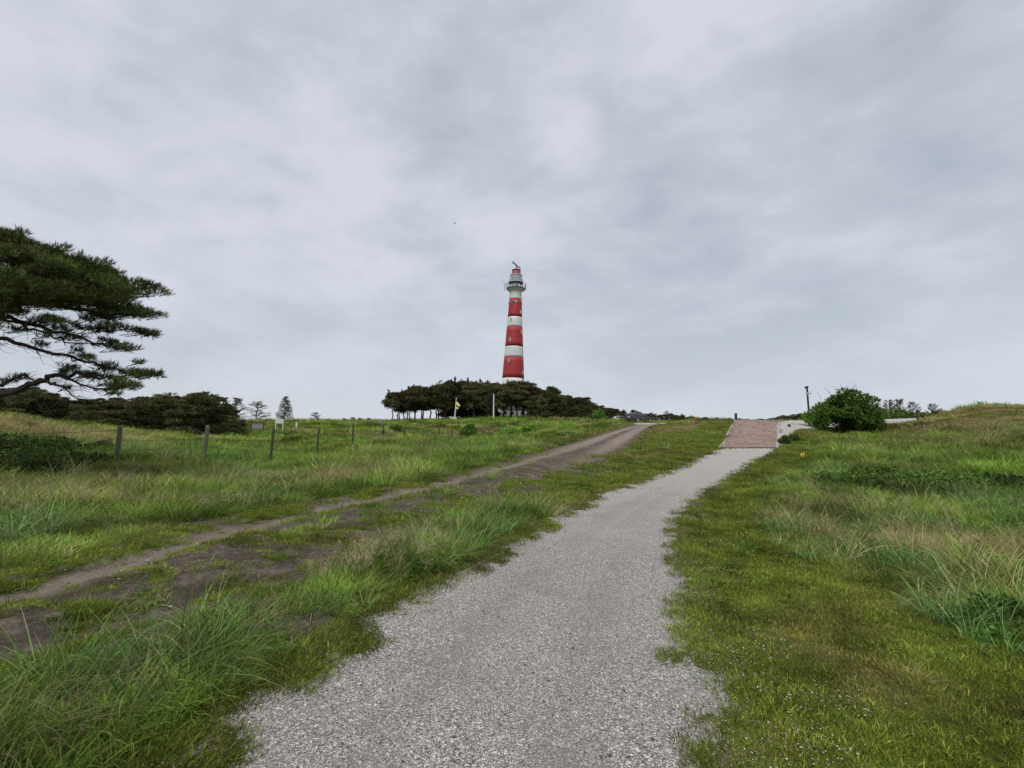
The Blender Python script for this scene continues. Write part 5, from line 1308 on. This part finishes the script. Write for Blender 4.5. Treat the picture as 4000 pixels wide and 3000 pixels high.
# ------------------------------------------------------------------ parked cars on the ridge
def car(px, Y, rz, label, paint, top_py=None):
    g_ = ground_at(px, Y); c0 = empty('parked_car', g_, rz, label, 'car')
    prof_b = [(-2.25, .35), (-2.3, .75), (-2.22, .98), (-.1, 1.0), (1.15, .95), (2.05, .78), (2.28, .6), (2.25, .32)]
    n_ = len(prof_b); vs = []
    for s_, k in ((-1, 0), (1, 1)):
        for x_, z_ in prof_b: vs.append((x_, s_*(.90 if z_ < .9 else .84)*(1-.10*max(0, abs(x_)-1.6)), z_))
    fs = [tuple(range(n_))[::-1], tuple(range(n_, 2*n_))]+[(k, (k+1) % n_, n_+(k+1) % n_, n_+k) for k in range(n_)]
    body = link_mesh('body', vs, fs, paint, c0)
    bv = body.modifiers.new('soften', 'BEVEL'); bv.width = .07; bv.segments = 3; bv.limit_method = 'ANGLE'
    cab = [(-2.15, .98), (-1.85, 1.36), (-1.2, 1.46), (-.1, 1.47), (.35, 1.38), (1.15, .97)]
    n_ = len(cab); vs = []
    for s_ in (-1, 1):
        for x_, z_ in cab: vs.append((x_, s_*(.84-(z_-.97)*.40), z_))
    fs = [tuple(range(n_))[::-1], tuple(range(n_, 2*n_))]+[(k, (k+1) % n_, n_+(k+1) % n_, n_+k) for k in range(n_)]
    cb = link_mesh('cabin', vs, fs, paint, c0); bv = cb.modifiers.new('soften', 'BEVEL'); bv.width = .05; bv.segments = 3; bv.limit_method = 'ANGLE'
    for s_ in (-1, 1):
        w = [(-1.75, 1.04), (-1.55, 1.32), (-1.1, 1.38), (-.1, 1.39), (.28, 1.32), (.85, 1.04)]
        mid = [Vector((x_, s_*(.85-(z_-.97)*.40), z_)) for x_, z_ in w]
        link_mesh('side_window', [tuple(v) for v in mid]+[tuple(v-Vector((0, s_*.03, 0))) for v in mid], [tuple(range(6)), tuple(range(11, 5, -1))]+[(k, (k+1) % 6, 6+(k+1) % 6, 6+k) for k in range(6)], m_glassd, c0)
        for x_ in (-1.4, 1.4):
            wh = MB(); q = MB().lathe([(.18, -.1), (.33, -.1), (.34, 0), (.33, .1), (.18, .1)], 18)
            wh.add([(x_+v[0], s_*.84+v[2], .33+v[1]) for v in q.v], q.f); w_ = wh.build('wheel', m_rubber, c0)
            q = MB().lathe([(.0, .06), (.17, .08), (.2, .1)], 10); MB().add([(x_+v[0], s_*.84+s_*v[2], .33+v[1]) for v in q.v], q.f).build('rim', m_pale, w_)
        MB().box((-2.27, s_*.68, .84), (.1, .3, .18)).build('tail_light', m_tail, c0)
        MB().box((2.12, s_*.62, .66), (.16, .3, .13)).build('headlight', m_pale, c0)
        MB().box((.75, s_*.97, 1.02), (.14, .18, .12)).build('mirror', paint, c0)
    link_mesh('rear_window', [(-2.15, -.66, 1.05), (-2.15, .66, 1.05), (-1.93, .58, 1.34), (-1.93, -.58, 1.34), (-2.10, -.66, 1.05), (-2.10, .66, 1.05), (-1.88, .58, 1.34), (-1.88, -.58, 1.34)], [(0, 3, 2, 1), (4, 5, 6, 7), (0, 1, 5, 4), (2, 3, 7, 6), (1, 2, 6, 5), (0, 4, 7, 3)], m_glassd, c0)
    link_mesh('windscreen', [(1.16, -.7, 1.02), (1.16, .7, 1.02), (.45, .6, 1.37), (.45, -.6, 1.37), (1.1, -.7, 1.0), (1.1, .7, 1.0), (.4, .6, 1.35), (.4, -.6, 1.35)], [(0, 1, 2, 3), (7, 6, 5, 4), (0, 4, 5, 1), (2, 6, 7, 3), (1, 5, 6, 2), (0, 3, 7, 4)], m_glassd, c0)
    MB().box((-2.31, 0, .72), (.03, .52, .12)).build('number_plate', m_white, c0)
    MB().box((-2.28, 0, .42), (.12, 1.6, .2)).build('bumper', m_dark, c0)
    return c0
c1_ = car(2497, 75, math.radians(33), 'dark plum grey estate car parked on the ridge at the track top', m_car)
c2_ = car(2428, 112, math.radians(8), 'white car mostly hidden behind the crest left of the dark car', m_white)
dz_ = float(P(2497, 1621, 80)[2])-1.47-c1_.location.z; print('car dz', dz_)
dz_ = float(P(2440, 1628, 97)[2])-1.0-c2_.location.z; print('white car dz', dz_)

# ------------------------------------------------------------------ gull in the sky
c_ = P(1775, 872, 85)
q = MB()
q.tube([(-.2, 0, 0), (-.1, 0, .02), (0, 0, .02), (.1, 0, .01), (.2, 0, 0)], [.015, .05, .055, .045, .01], 8)
for s_ in (-1, 1):
    vs = []
    for x_, y_, z_, ch in ((0, 0, .03, .09), (.01, .14, .10, .08), (-.02, .28, .09, .055), (-.08, .42, .05, .01)):
        vs += [(x_-ch, s_*y_, z_), (x_+ch*.6, s_*y_, z_+.008), (x_-ch, s_*y_, z_-.012), (x_+ch*.6, s_*y_, z_-.006)]
    fs = []
    for k in range(3):
        i = 4*k; fs += [(i, i+1, i+5, i+4), (i+2, i+6, i+7, i+3), (i, i+4, i+6, i+2), (i+1, i+3, i+7, i+5)]
    q.add(vs, fs)
o_ = q.build('gull', m_steel); o_.location = c_; o_.rotation_euler = (.3, .1, 2.2)
tag(o_, 'tiny gull flying high in the sky left of the lighthouse', 'bird')
print('script done', len(bpy.data.objects))
